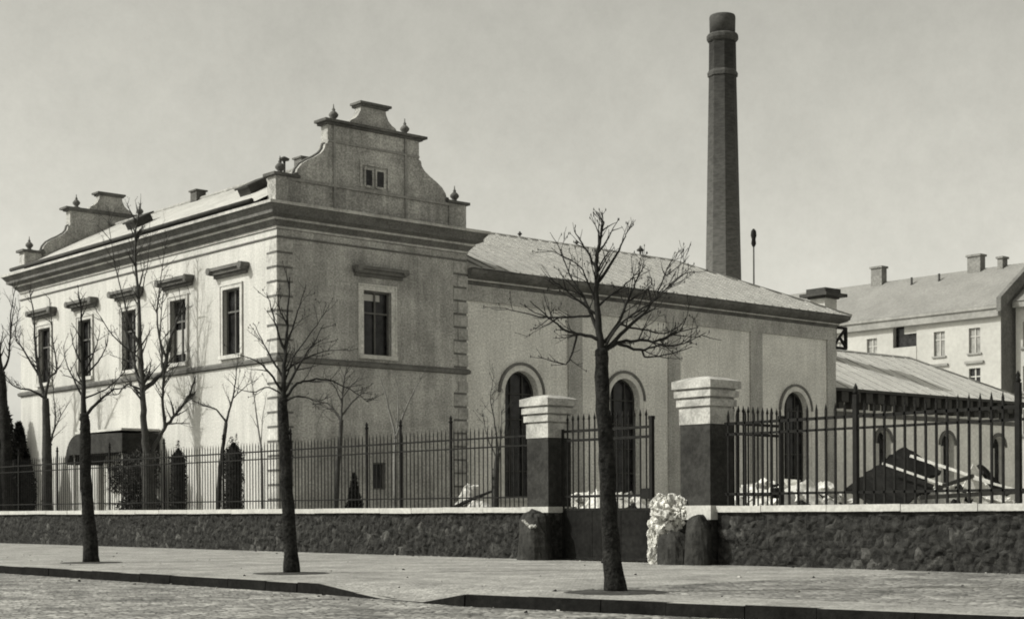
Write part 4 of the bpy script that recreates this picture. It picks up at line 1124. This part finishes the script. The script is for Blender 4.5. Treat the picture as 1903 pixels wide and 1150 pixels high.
# ------------------------------------------------------------------ gate leaves
def gate_leaf(label, a, b, post_first):
    t = thing('gate_leaf', label, 'gate', (a[0], a[1], 0), 'gate leaves')
    A, B_ = Vector((a[0], a[1], 0)), Vector((b[0], b[1], 0))
    ax = (B_ - A).normalized(); ay = Vector((-ax.y, ax.x, 0)); az = Vector((0, 0, 1)); L_ = (B_ - A).length
    def bx(mb, s0, s1, z0, z1, th): mb.obox(A + ax * (s0 + s1) / 2 + az * (z0 + z1) / 2, ax, ay, az, (s1 - s0) / 2, th, (z1 - z0) / 2)
    p = MB(); bx(p, .06, L_ - .06, .08, 1.16, .012)
    for k in range(4):
        s = .06 + (L_ - .12) * k / 3; bx(p, max(.06, s - .025), min(L_ - .06, s + .025), .08, 1.16, .02)
    p.build('sheet_panel', M['sheet'], t)
    f = MB()
    for z in (.05, 1.19, 1.5, 2.82, 3.04): bx(f, .05, L_ - .05, z - .03, z + .03, .022)
    f.build('frame', M['iron'], t)
    f = MB(); bx(f, 0, .05, .02, 3.1, .028); f.build('stile', M['iron'], t)
    f = MB(); bx(f, L_ - .06, L_ + .03, .02, 3.2, .045); f.obox(A + ax * (L_ - .015) + az * 3.24, ax, ay, az, .055, .055, .04); f.build('stile', M['iron'], t)
    s = .19
    while s < L_ - .1:
        q = MB(); c = A + ax * s
        q.box(c.x - .014, c.x + .014, c.y - .014, c.y + .014, 1.19, 3.3)
        q.lathe((c.x, c.y, 3.28), [(.016, 0), (.035, .03), (.004, .16)], 5)
        q.build('bar', M['iron'], t); s += .185
    q = MB(); bx(q, L_ - .3, L_ - .06, 1.42, 1.66, .05); q.build('lock', M['iron'], t)
gate_leaf('closed iron gate leaf with sheet-metal lower half, hung on the left gate pillar', (25.3, 27.24), (25.3, 24.28), 0)
gate_leaf('iron gate leaf swung open behind the railing beside the right pillar', (25.66, 22.35), (27.7, 22.55), 0)

# ------------------------------------------------------------------ rough solids
def boulder(mb, c, rx, ry, rz, seed, n=10, amp=.18, flat=.0, mi=0, smooth=False, freq=1.4, sq=1.0):
    """lumpy stone: a sphere pushed about by noise and cut flat below"""
    m2 = 2 * n; rows = []
    for i in range(n + 1):
        th = math.pi * i / n; row = []
        for j in range(m2):
            ph = 2 * math.pi * j / m2
            d = Vector((math.sin(th) ** sq * math.cos(ph), math.sin(th) ** sq * math.sin(ph), math.copysign(abs(math.cos(th)) ** sq, math.cos(th))))
            k = 1 + amp * mnoise.noise(d * freq + Vector((seed * 7.3, seed * 1.7, 0))) + amp * .5 * mnoise.noise(d * freq * 2.7 + Vector((0, seed * 3.1, 5)))
            z = d.z * rz * k
            row.append((c[0] + d.x * rx * k, c[1] + d.y * ry * k, max(c[2] + z, flat)))
        rows.append(row)
    for i in range(n):
        for j in range(m2):
            mb.face([rows[i][j], rows[i][(j + 1) % m2], rows[i + 1][(j + 1) % m2], rows[i + 1][j]], mi, smooth)

def shard(mb, c, s, rng, mi=0):
    """angular broken piece: a box turned at random with every corner knocked about"""
    M3 = Matrix.Rotation(rng.uniform(0, 6.28), 3, 'Z') @ Matrix.Rotation(rng.uniform(-.9, .9), 3, 'X') @ Matrix.Rotation(rng.uniform(-.9, .9), 3, 'Y')
    hx, hy, hz = s * rng.uniform(.7, 1.3), s * rng.uniform(.5, 1.0), s * rng.uniform(.25, .75)
    i = len(mb.v)
    for kz in (-1, 1):
        for kx, ky in ((-1, -1), (1, -1), (1, 1), (-1, 1)):
            v = M3 @ Vector((kx * hx * rng.uniform(.55, 1), ky * hy * rng.uniform(.55, 1), kz * hz * rng.uniform(.6, 1)))
            mb.v.append((c[0] + v.x, c[1] + v.y, max(c[2] + v.z, .0)))
    for q in ((3, 2, 1, 0), (4, 5, 6, 7), (0, 1, 5, 4), (1, 2, 6, 5), (2, 3, 7, 6), (3, 0, 4, 7)):
        mb.f.append(tuple(i + k for k in q)); mb.m.append(mi); mb.sm.append(False)

gs = thing('guard_stone', 'big rounded dark guard stone with broken edge at the foot of the left gate pillar', 'stone', (24.68, 27.5, 0), 'guard stones')
m = MB(); boulder(m, (24.68, 27.55, .32), .34, .46, .80, 3, 14, .20, -.1, freq=1.3, sq=.62); m.build('boulder', M['guard'], gs)
rc = random.Random(12)
m = MB()
for k in range(16): shard(m, (24.39, 27.2 + .028 * k + .02 * rc.random(), .78 + .018 * max(0, k - 7) + .03 * rc.random()), .03 + .03 * rc.random(), rc)
m.build('broken_face', M['chip'], gs)
gs = thing('guard_stone', 'squat dark guard stone in front of the right gate pillar below the pale heap', 'stone', (24.55, 22.75, 0), 'guard stones')
m = MB(); boulder(m, (24.55, 22.92, .1), .30, .40, .60, 5, 14, .18, -.1, freq=1.4, sq=.62); m.build('boulder', M['guard'], gs)
m = MB(); boulder(m, (24.62, 22.3, .25), .26, .30, .76, 6, 14, .16, -.1, freq=1.4, sq=.6); m.build('boulder', M['guard'], gs)

# ------------------------------------------------------------------ bare trees
def tube_path(mb, pts, r0, r1, n, power=1.0):
    k = len(pts)
    mb.tube(pts, [max(.0035, r0 + (r1 - r0) * (i / (k - 1)) ** power) for i in range(k)], n, 0, False)
def smooth_path(pts, sub, rng, wob):
    out = []
    P = [Vector(p) for p in pts]
    for i in range(len(P) - 1):
        p0 = P[i - 1] if i else P[i]; p1 = P[i]; p2 = P[i + 1]; p3 = P[i + 2] if i + 2 < len(P) else P[i + 1]
        for s in range(sub):
            t = s / sub
            v = .5 * ((2 * p1) + (p2 - p0) * t + (2 * p0 - 5 * p1 + 4 * p2 - p3) * t * t + (3 * p1 - p0 - 3 * p2 + p3) * t ** 3)
            if not (i == 0 and s == 0): v = v + Vector((rng.uniform(-wob, wob), rng.uniform(-wob, wob), rng.uniform(-wob, wob)))
            out.append(v)
    out.append(P[-1])
    return out
def twigs(mb, path, r, rng, density, level, lmax):
    L_ = sum((path[i + 1] - path[i]).length for i in range(len(path) - 1))
    n = int(L_ * density + rng.random())
    for _ in range(n):
        t = rng.uniform(.22, 1.0) * (len(path) - 1.001); i = int(t)
        p = path[i].lerp(path[i + 1], t - i)
        d = (path[i + 1] - path[i]).normalized()
        side = Vector((rng.gauss(0, 1), rng.gauss(0, 1), rng.gauss(0, .7)))
        side = (side - d * side.dot(d)).normalized()
        dr = (d * rng.uniform(.5, 1.0) + side * rng.uniform(.5, 1.0) + Vector((0, 0, .22))).normalized()
        frac = 1 - .45 * t / len(path)
        l = min(lmax, L_ * .55) * rng.uniform(.35, 1.0) * frac
        if l < .08: continue
        pts = [p]; q = p.copy()
        for k in range(4):
            dr = (dr + Vector((rng.uniform(-.22, .22), rng.uniform(-.22, .22), rng.uniform(-.10, .22)))).normalized()
            q = q + dr * l / 4; pts.append(q.copy())
        r0 = max(.0035, r * rng.uniform(.28, .5) * frac)
        tube_path(mb, pts, r0, .0035, 4)
        if level > 0: twigs(mb, pts, r0, rng, density * .9, level - 1, lmax * .6)
        # buds
        if rng.random() < .5:
            mb.lathe(tuple(pts[-1]), [(.002, -.02), (.011, 0), (.002, .025)], 4)
def bare_tree(key, label, group, bark, twigm, name='bare_tree'):
    T = TREES[key]; rng = random.Random(T['seed'])
    b = Vector((T['base'][0], T['base'][1], 0))
    t = thing(name, label, 'tree', tuple(b), group)
    def P(u, z, v=0): return b + RIGHT * u + FWD * v + Vector((0, 0, z))
    tp = smooth_path([P(u, z, .02 * math.sin(z * 2)) for u, z in T['trunk']], 5, rng, T['tr'][1] * .10)
    r0, r1 = T['tr']; k = len(tp); m = MB()
    rad = []
    for i in range(k):
        f = i / (k - 1); h = tp[i].z
        rad.append((r0 + (r1 - r0) * f) * (1 + .28 * math.exp(-h * 4.0)) * (1 + rng.uniform(-.05, .05)))
    tp[0].z = -.05
    m.tube(tp, rad, 16, 0, True)
    m.v = [(x + .10 * r1 * mnoise.noise(Vector((x * 22, y * 22, z * 3.5))), y + .10 * r1 * mnoise.noise(Vector((y * 22, x * 22, z * 3.5 + 9))), z) for x, y, z in m.v]
    # knots and healed branch stubs
    for _ in range(5):
        i = rng.randrange(2, k - 1); a = rng.uniform(0, 6.28)
        d = Vector((math.cos(a), math.sin(a), .35)).normalized()
        m.tube([tp[i], tp[i] + d * (rad[i] + .03)], [rad[i] * .45, rad[i] * .25], 6)
    if T['cut']:
        q = tp[-1]; m.lathe((q.x, q.y, q.z - .06), [(rad[-1] * .9, 0), (rad[-1] * 1.12, .02), (rad[-1] * 1.05, .1), (rad[-1] * .5, .14)], 11)
    m.build('trunk', bark, t)
    m = MB(); scale = max(1.0, r1 / .1)
    wood = [(q, q) for q in tp]
    def uzv(q): w = q - b; return w.dot(RIGHT), w.z, w.dot(FWD)
    wood = [uzv(q) for q in tp]
    for n, (lp, lr) in enumerate(T['limbs']):
        u0, z0 = lp[0]
        zt = tp[-1].z
        slope = 0 if n == 0 else (.35 if len(wood) > 60 else 1) * rng.choice((-1, 1)) * rng.uniform(.15, .75)
        near = min(wood, key=lambda w: (w[0] - u0) ** 2 + (w[1] - z0) ** 2)
        ln = 0; pts = []
        for i, (u, z) in enumerate(lp):
            if i: ln += math.hypot(u - lp[i - 1][0], z - lp[i - 1][1])
            pts.append(P(u, z, near[2] + slope * ln) if i else P(near[0], near[1], near[2]))
        path = smooth_path(pts, 4, rng, .012 * scale)
        wood += [uzv(q) for q in path]
        tube_path(m, path, lr, max(.005, lr * .16), 7, .8)
        twigs(m, path, lr, rng, 7.5 * T['tw'] / scale ** .5, 2, .8 * scale)
    m.build('crown', twigm, t)
bare_tree('street_right', 'bare street tree nearest the camera, straight trunk in front of the closed gate leaf', 'bare street trees', M['bark'], M['twig'])
bare_tree('street_mid', 'bare street tree in front of the corner where bright and shaded facades meet', 'bare street trees', M['bark'], M['twig'])
bare_tree('street_left', 'bare street tree in front of the dark entrance canopy', 'bare street trees', M['bark'], M['twig'])
GG = 'bare garden trees behind the street wall'
bare_tree('garden_big', 'biggest bare garden tree, forked low into two tall stems before the bright facade', GG, M['bark_garden'], M['bark_garden'])
bare_tree('garden_left', 'bare garden tree in front of the farthest facade window, left of the canopy', GG, M['bark_garden'], M['bark_garden'])
bare_tree('garden_thin', 'slim leaning sapling between the two clipped column shrubs', GG, M['bark_garden'], M['bark_garden'])
bare_tree('garden_pale', 'very thin sapling in front of the bright corner quoins', GG, M['twig_pale'], M['twig_pale'])
bare_tree('garden_umbrella', 'small bare tree with flat spreading crown below the gable window', GG, M['bark_garden'], M['bark_garden'])
bare_tree('garden_forked', 'pale-barked small tree forked in a V against the shaded gable wall', GG, M['twig_pale'], M['twig_pale'])
bare_tree('garden_gate', 'short bare twiggy stem just left of the left gate pillar', GG, M['bark_garden'], M['bark_garden'])
bare_tree('edge_tree', 'dark bare tree cut by the left picture edge in front of the evergreens', GG, M['bark'], M['bark'])

# ------------------------------------------------------------------ evergreens and shrubs
def leaf_cloud(mb, n, pick, size, rng, up=.3):
    """n small leaf-sized faces, each where pick() puts it"""
    for _ in range(n):
        p = Vector(pick(rng)); s = size * rng.uniform(.6, 1.4)
        a = Vector((rng.gauss(0, 1), rng.gauss(0, 1), rng.gauss(0, 1) + up)).normalized()
        b = a.orthogonal().normalized(); b.rotate(Matrix.Rotation(rng.uniform(0, 6.28), 3, a)); c = a.cross(b)
        mb.face([p - b * s * .3, p + c * s, p + b * s * .3, p - c * s * .6])
def in_ellipsoid(c, rx, ry, rz, lump, seed):
    def f(rng):
        while True:
            d = Vector((rng.gauss(0, 1), rng.gauss(0, 1), rng.gauss(0, 1))).normalized()
            k = rng.random() ** .33 * (1 + lump * mnoise.noise(d * 2.2 + Vector((seed, 0, 0))))
            p = (c[0] + d.x * rx * k, c[1] + d.y * ry * k, c[2] + d.z * rz * k)
            if p[2] > .02: return p
    return f
def plant(name, label, cat, loc, parts, group=None):
    t = thing(name, label, cat, loc, group)
    for nm, mb, mt in parts: mb.build(nm, mt, t)
    return t
def column_shrub(x, y, r, h, tips, label, seed):
    rng = random.Random(seed); f = MB()
    def pick(rng):
        z = rng.uniform(.35, h); a = rng.uniform(0, 6.28)
        k = r if z < h - .3 else r * max(.08, (h - z) / .3)
        k *= (rng.random() ** .4) * (1 + .30 * mnoise.noise(Vector((math.cos(a) * 1.5, math.sin(a) * 1.5, z * 2.5 + seed))))
        if z < .7: k *= .6 + .4 * (z - .35) / .35
        return (x + k * math.cos(a), y + k * math.sin(a), z)
    f.lathe((x, y, 0), [(r * .45, .38), (r * .78, .8), (r * .8, h - .35), (r * .1, h - .08)], 12)
    leaf_cloud(f, 5200, pick, .055, rng)
    for dx, tz in tips:
        q = Vector((x, y, 0)) + RIGHT * dx
        def tp(rng): 
            z = rng.uniform(h - .25, h + tz); w = .05 * (1 - (z - h) / (tz + .01)) + .012
            return (q.x + rng.gauss(0, w), q.y + rng.gauss(0, w), z)
        leaf_cloud(f, 120, tp, .04, rng)
    s = MB(); s.tube([(x, y, 0), (x, y, h - .2)], [.06, .02], 6)
    plant('column_shrub', label, 'shrub', (x, y, 0), [('foliage', f, M['leaf_dark']), ('stem', s, M['bark_garden'])], 'clipped column shrubs')
column_shrub(26.7, 48.25, .29, 3.38, [(0, .28)], 'dark clipped column shrub with a single pointed tip, beside the big forked tree', 41)
column_shrub(26.7, 44.6, .34, 3.45, [(-.06, .22), (.1, .30)], 'dark clipped column shrub with twin tips, nearer the building corner', 43)
rng = random.Random(50); f = MB()
for cx, cy, cz, rx, ry, rz, n, sd_ in ((27.4, 52.6, 1.0, .7, .85, 1.2, 3600, 1), (27.35, 52.8, 2.5, .7, 1.2, .85, 3600, 2), (27.3, 51.9, 2.9, .55, .7, .7, 1600, 3), (27.5, 51.6, .9, .45, .35, .9, 1300, 4)):
    boulder(f, (cx, cy, cz), rx * .6, ry * .6, rz * .62, sd_, 6, .3, 0)
    leaf_cloud(f, n, in_ellipsoid((cx, cy, cz), rx, ry, rz, .5, sd_), .085, rng)
s = MB()
for k in range(6):
    s.tube([(27.4, 52.1 + .25 * k, 0), (27.35, 52.0 + .28 * k, 1.5), (27.4, 52.3 + .2 * k, 3.0)], [.04, .03, .015], 5)
plant('climbing_shrub', 'dark leafy climber hanging below the right end of the entrance canopy', 'shrub', (27.4, 52.6, 0), [('foliage', f, M['ivy']), ('stem', s, M['bark_garden'])])
f = MB(); rng = random.Random(52)
def cone(rng):
    z = rng.uniform(.05, 2.3); k = .62 * (1 - z / 2.4) * rng.random() ** .4; a = rng.uniform(0, 6.28)
    k *= 1 + .25 * mnoise.noise(Vector((math.cos(a), math.sin(a), z * 2)))
    return (27.0 + k * math.cos(a), 38.2 + k * math.sin(a), z)
f.lathe((27.0, 38.2, 0), [(.42, .05), (.02, 2.1)], 10)
leaf_cloud(f, 3800, cone, .065, rng)
s = MB(); s.tube([(27.0, 38.2, 0), (27.0, 38.2, 1.9)], [.06, .01], 6)
plant('conical_shrub', 'small dark cone-shaped evergreen below the shaded gable wall', 'shrub', (27.0, 38.2, 0), [('foliage', f, M['leaf_dark']), ('stem', s, M['bark_garden'])])
for (x, y, h, r, lab, sd_) in ((27.4, 64.9, 6.0, 1.0, 'dense dark evergreen tree at the left edge beyond the building end', 61), (26.9, 61.9, 4.9, .55, 'narrow shorter dark evergreen nearer the far building corner', 62)):
    rng = random.Random(sd_); f = MB()
    def ev(rng):
        z = rng.uniform(.2, h); k = r * min(1, (h - z) / (h * .45) + .12) * rng.random() ** .35; a = rng.uniform(0, 6.28)
        k *= 1 + .45 * mnoise.noise(Vector((1.6 * math.cos(a), 1.6 * math.sin(a), z * .9 + sd_)))
        return (x + k * math.cos(a), y + k * math.sin(a), z)
    f.lathe((x, y, 0), [(r * .5, .3), (r * .6, h * .5), (.05, h * .93)], 10)
    leaf_cloud(f, 9000, ev, .13, rng)
    s = MB(); s.tube([(x, y, 0), (x, y, h * .9)], [.16, .02], 7)
    plant('evergreen_tree', lab, 'tree', (x, y, 0), [('crown', f, M['leaf_dark']), ('trunk', s, M['bark'])], 'evergreens at the left edge')
# pale broken stones piled in the gate gap, against the pillar
q0 = Vector((25.0, 23.45, 0)); rng = random.Random(70)
t = thing('stone_heap', 'bright pale heap of broken stones piled against the right gate pillar', 'stone heap', tuple(q0))
def rough_lump(mb, c, rx, ry, rz, seed, n=34):
    """broken masonry lump: coarse bulges, then pits and crevices"""
    rows = []
    for i in range(n + 1):
        th = math.pi * i / n; row = []
        for j in range(2 * n):
            ph = math.pi * j / n
            d = Vector((math.sin(th) * math.cos(ph), math.sin(th) * math.sin(ph), math.cos(th)))
            o = Vector((seed * 3.3, seed * 1.9, seed))
            k = 1 + .28 * mnoise.noise(d * 1.7 + o)
            ds, ps = mnoise.voronoi(d * 2.5 + o)
            k += .34 * min(1, (ds[1] - ds[0]) / .16) - .26 + .2 * mnoise.noise(ps[0] * 5.1) + .05 * mnoise.noise(d * 14 + o)
            row.append((c[0] + d.x * rx * k, c[1] + d.y * ry * k, max(c[2] + d.z * rz * k, -.05)))
        rows.append(row)
    for i in range(n):
        for j in range(2 * n):
            mb.face([rows[i][j], rows[i][(j + 1) % (2 * n)], rows[i + 1][(j + 1) % (2 * n)], rows[i + 1][j]])
m = MB()
for k, (du, dv, dz, ru, rz) in enumerate(((-.02, -.22, 1.0, .44, .44), (-.24, -.2, .58, .28, .40), (.24, -.3, 1.12, .34, .34), (-.30, -.18, .2, .22, .38), (-.24, -.15, 1.28, .22, .2), (.12, -.12, .45, .38, .6))):
    c = q0 + RIGHT * du + FWD * dv
    rough_lump(m, (c.x, c.y, dz), ru, ru * .85, rz, 41 + k)
m.build('stones', M['pale_stone'], t)
# pale stone heap behind the railing
t = thing('stone_heap', 'small pale heap of stones behind the railing left of the gate', 'stone heap', (26.4, 32.1, 0))
m = MB(); boulder(m, (26.4, 32.1, .6), .55, .6, .9, 21, 10, .4, 0); boulder(m, (26.4, 32.0, 1.55), .26, .28, .36, 22, 8, .35, 0); boulder(m, (26.2, 31.4, .9), .4, .5, .5, 23, 8, .4, 0)
for k in range(40):
    a = 6.28 * k / 40 * 7; z = 1.7 * (k % 10) / 10; rr = .6 - .28 * z
    shard(m, (26.4 + rr * math.cos(a), 32.1 + rr * math.sin(a), z), .17, rng)
m.build('stones', M['pale_stone'], t)
m = MB(); m.tube([(26.0, 32.3, 1.25), (26.1, 31.5, 1.5), (26.2, 30.9, 1.68)], [.05, .05, .03], 6); tag(m.build('fallen_branch', M['bark'], None, (26.0, 32.3, 1.25)), 'dark branch lying across the pale stone heap behind the railing', 'branch')

# ------------------------------------------------------------------ demolition rubble in the yard
def at(u, d, z): return RIGHT * u + FWD * d + Vector((0, 0, z))
def rubble_heap(label, c, ru, rv, h, seed, nb):
    t = thing('rubble_heap', label, 'rubble heap', (c.x, c.y, 0), 'heaps of pale demolition rubble')
    rng = random.Random(seed); m = MB(); n = 22
    def P(i, j):
        a, b = 2 * i / n - 1, 2 * j / n - 1
        f = max(0, 1 - (abs(a) ** 2.6 + abs(b) ** 2)); z = h * f ** .65
        z *= 1 + .30 * mnoise.noise(Vector((a * 3 + seed, b * 3, 0))) + .15 * mnoise.noise(Vector((a * 9, b * 9, seed)))
        q = c + RIGHT * a * ru + FWD * b * rv
        return (q.x, q.y, max(z, -.02))
    for i in range(n):
        for j in range(n): m.face([P(i, j), P(i + 1, j), P(i + 1, j + 1), P(i, j + 1)])
    for k in range(nb):
        a, b = rng.uniform(-.85, .85), rng.uniform(-.9, .4)
        f = max(0, 1 - (abs(a) ** 2.6 + abs(b) ** 2)) ** .65
        q = c + RIGHT * a * ru + FWD * b * rv; s = .07 + .26 * rng.random() ** 2.2
        shard(m, (q.x, q.y, h * f * rng.uniform(.9, 1.04)), s, rng)
    m.m = [0] * (n * n) + [w for k in range((len(m.f) - n * n) // 6) for w in [rng.choices((0, 1, 2), (.62, .26, .12))[0]] * 6]
    m.build('rubble', [M['pale_stone'], M['rubble_mid'], M['tar']], t)
rubble_heap('long pale rubble heap behind the railing just right of the right gate pillar', at(7.2, 40.5, 0), 2.1, 1.5, 1.8, 80, 190)
rubble_heap('pale rubble heap seen through the bars of the closed gate leaf', at(2.6, 42, 0), 1.9, 1.4, 1.55, 90, 150)
rubble_heap('broad pale rubble heap under the dark roof panels and planks at right', at(11.6, 42.0, 0), 2.6, 2.2, 1.7, 95, 220)
def slab(name, label, cat, pts, th, mt, group=None):
    """a thick rigid sheet through four corners"""
    c4 = [Vector(p) for p in pts]; rj = random.Random(len(label)); t = []
    jag = .06 if cat == 'roof panel' else .012
    for k in range(4):
        a_, b_ = c4[k], c4[(k + 1) % 4]
        for s in range(9):
            w = (b_ - a_) * (s / 9); t.append(a_ + w + ((c4[(k + 2) % 4] - b_).normalized() * rj.uniform(-jag, jag) if s else Vector((0, 0, 0))))
    nrm = (t[1] - t[0]).cross(t[3] - t[0]).normalized()
    nrm = (c4[1] - c4[0]).cross(c4[3] - c4[0]).normalized()
    if nrm.z < 0: nrm = -nrm
    m = MB(); a = [p for p in t]; b = [p - nrm * th for p in t]
    m.face(a); m.face(list(reversed(b)))
    n = len(a)
    for k in range(n): m.face([a[k], a[(k + 1) % n], b[(k + 1) % n], b[k]])
    return tag(m.build(name, mt, None, tuple(t[0])), label, cat, group)
GP = 'torn dark roof panels on the rubble'
slab('roof_panel', 'large dark tar-felt roof panel sliding down the rubble, pale plank along its edge', 'roof panel', [at(8.5, 39.6, 1.72), at(9.7, 41.4, 2.34), at(11.0, 40.6, 1.80), at(9.5, 38.8, 1.05)], .10, M['tar'], GP)
slab('roof_panel', 'dark tar-felt roof panel sticking highest out of the rubble, behind the lower panel', 'roof panel', [at(9.55, 41.3, 2.25), at(10.85, 43.0, 2.90), at(11.75, 42.6, 2.2), at(10.7, 41.2, 1.9)], .10, M['tar'], GP)
slab('roof_panel', 'small dark triangular roof scrap at the far right of the rubble', 'roof panel', [at(12.35, 41.2, 2.35), at(12.75, 42.0, 2.3), at(13.3, 41.6, 1.55), at(12.75, 41.0, 1.6)], .08, M['tar'], GP)
def stick(name, label, cat, a, b, w, h, mt, group): 
    m = MB(); m.bar(a, b, w, h)
    tag(m.build(name, mt, None, tuple((Vector(a) + Vector(b)) / 2)), label, cat, group)
stick('plank', 'pale sawn plank along the edge of the large lower roof panel', 'plank', at(9.66, 40.6, 2.36), at(11.05, 40.0, 1.80), .16, .06, M['plank'], 'pale planks on the rubble')
stick('plank', 'pale plank sloping down from the highest roof panel', 'plank', at(10.6, 41.4, 2.58), at(12.4, 40.4, 1.86), .18, .07, M['plank'], 'pale planks on the rubble')
stick('plank', 'short pale plank lowest on the rubble near the right railing post', 'plank', at(11.9, 40.2, 1.95), at(13.1, 39.9, 1.60), .14, .06, M['plank'], 'pale planks on the rubble')
stick('beam', 'dark old beam rising from the low plank on the rubble', 'beam', at(10.9, 40.0, 1.7), at(11.9, 40.2, 2.02), .1, .1, M['beam'], 'dark beams on the rubble')
stick('beam', 'long dark beam lying flat along the foot of the rubble', 'beam', at(10.2, 39.0, 1.45), at(13.2, 39.2, 1.62), .11, .11, M['beam'], 'dark beams on the rubble')
slab('board', 'pale upright triangular board standing in the rubble at right', 'board', [at(11.75, 40.6, 1.75), at(12.05, 40.7, 2.34), at(12.45, 40.8, 1.7), at(12.1, 40.6, 1.55)], .05, M['plank'])

# ------------------------------------------------------------------ soil round the street trees
for key in ('street_right', 'street_mid', 'street_left'):
    T = TREES[key]; bx_, by_ = T['base']; rng = random.Random(T['seed']); m = MB(); n = 40
    ring = []
    for k in range(n):
        a = 2 * math.pi * k / n; r = .72 * (1 + .14 * mnoise.noise(Vector((math.cos(a) * 2, math.sin(a) * 2, T['seed']))))
        ring.append((bx_ + r * math.cos(a), by_ + r * math.sin(a), .005))
    c = (bx_, by_, .03)
    for k in range(n): m.face([ring[k], ring[(k + 1) % n], c], 0, True)
    o = struct(m.build('tree_pit_soil', M['soil'], None, (bx_, by_, 0)))

# small stones and grit lying on pavement and road
rng = random.Random(91); m = MB()
for k in range(420):
    yy = rng.uniform(7, 42)
    e = kerb_x(yy)
    if rng.random() < .45: x = e + rng.uniform(.2, 10.5); z = 0.0
    elif rng.random() < .6: x = 24.95 - abs(rng.gauss(0, .35)); z = 0.0
    else: x = e - abs(rng.gauss(0, .5)) - .02; z = -.16
    s = .008 + .03 * rng.random() ** 3
    i = len(m.v); shard(m, (x, yy, 0), s, rng)
    m.v[i:] = [(a, b, c + z + .004) for a, b, c in m.v[i:]]
    m.m[-6:] = [rng.choice((0, 0, 1))] * 6
o = tag(m.build('grit', [M['kerb_top'], M['kerb']]), 'loose grit and small stones scattered on the pavement and gutter', 'grit', None, 'stuff')
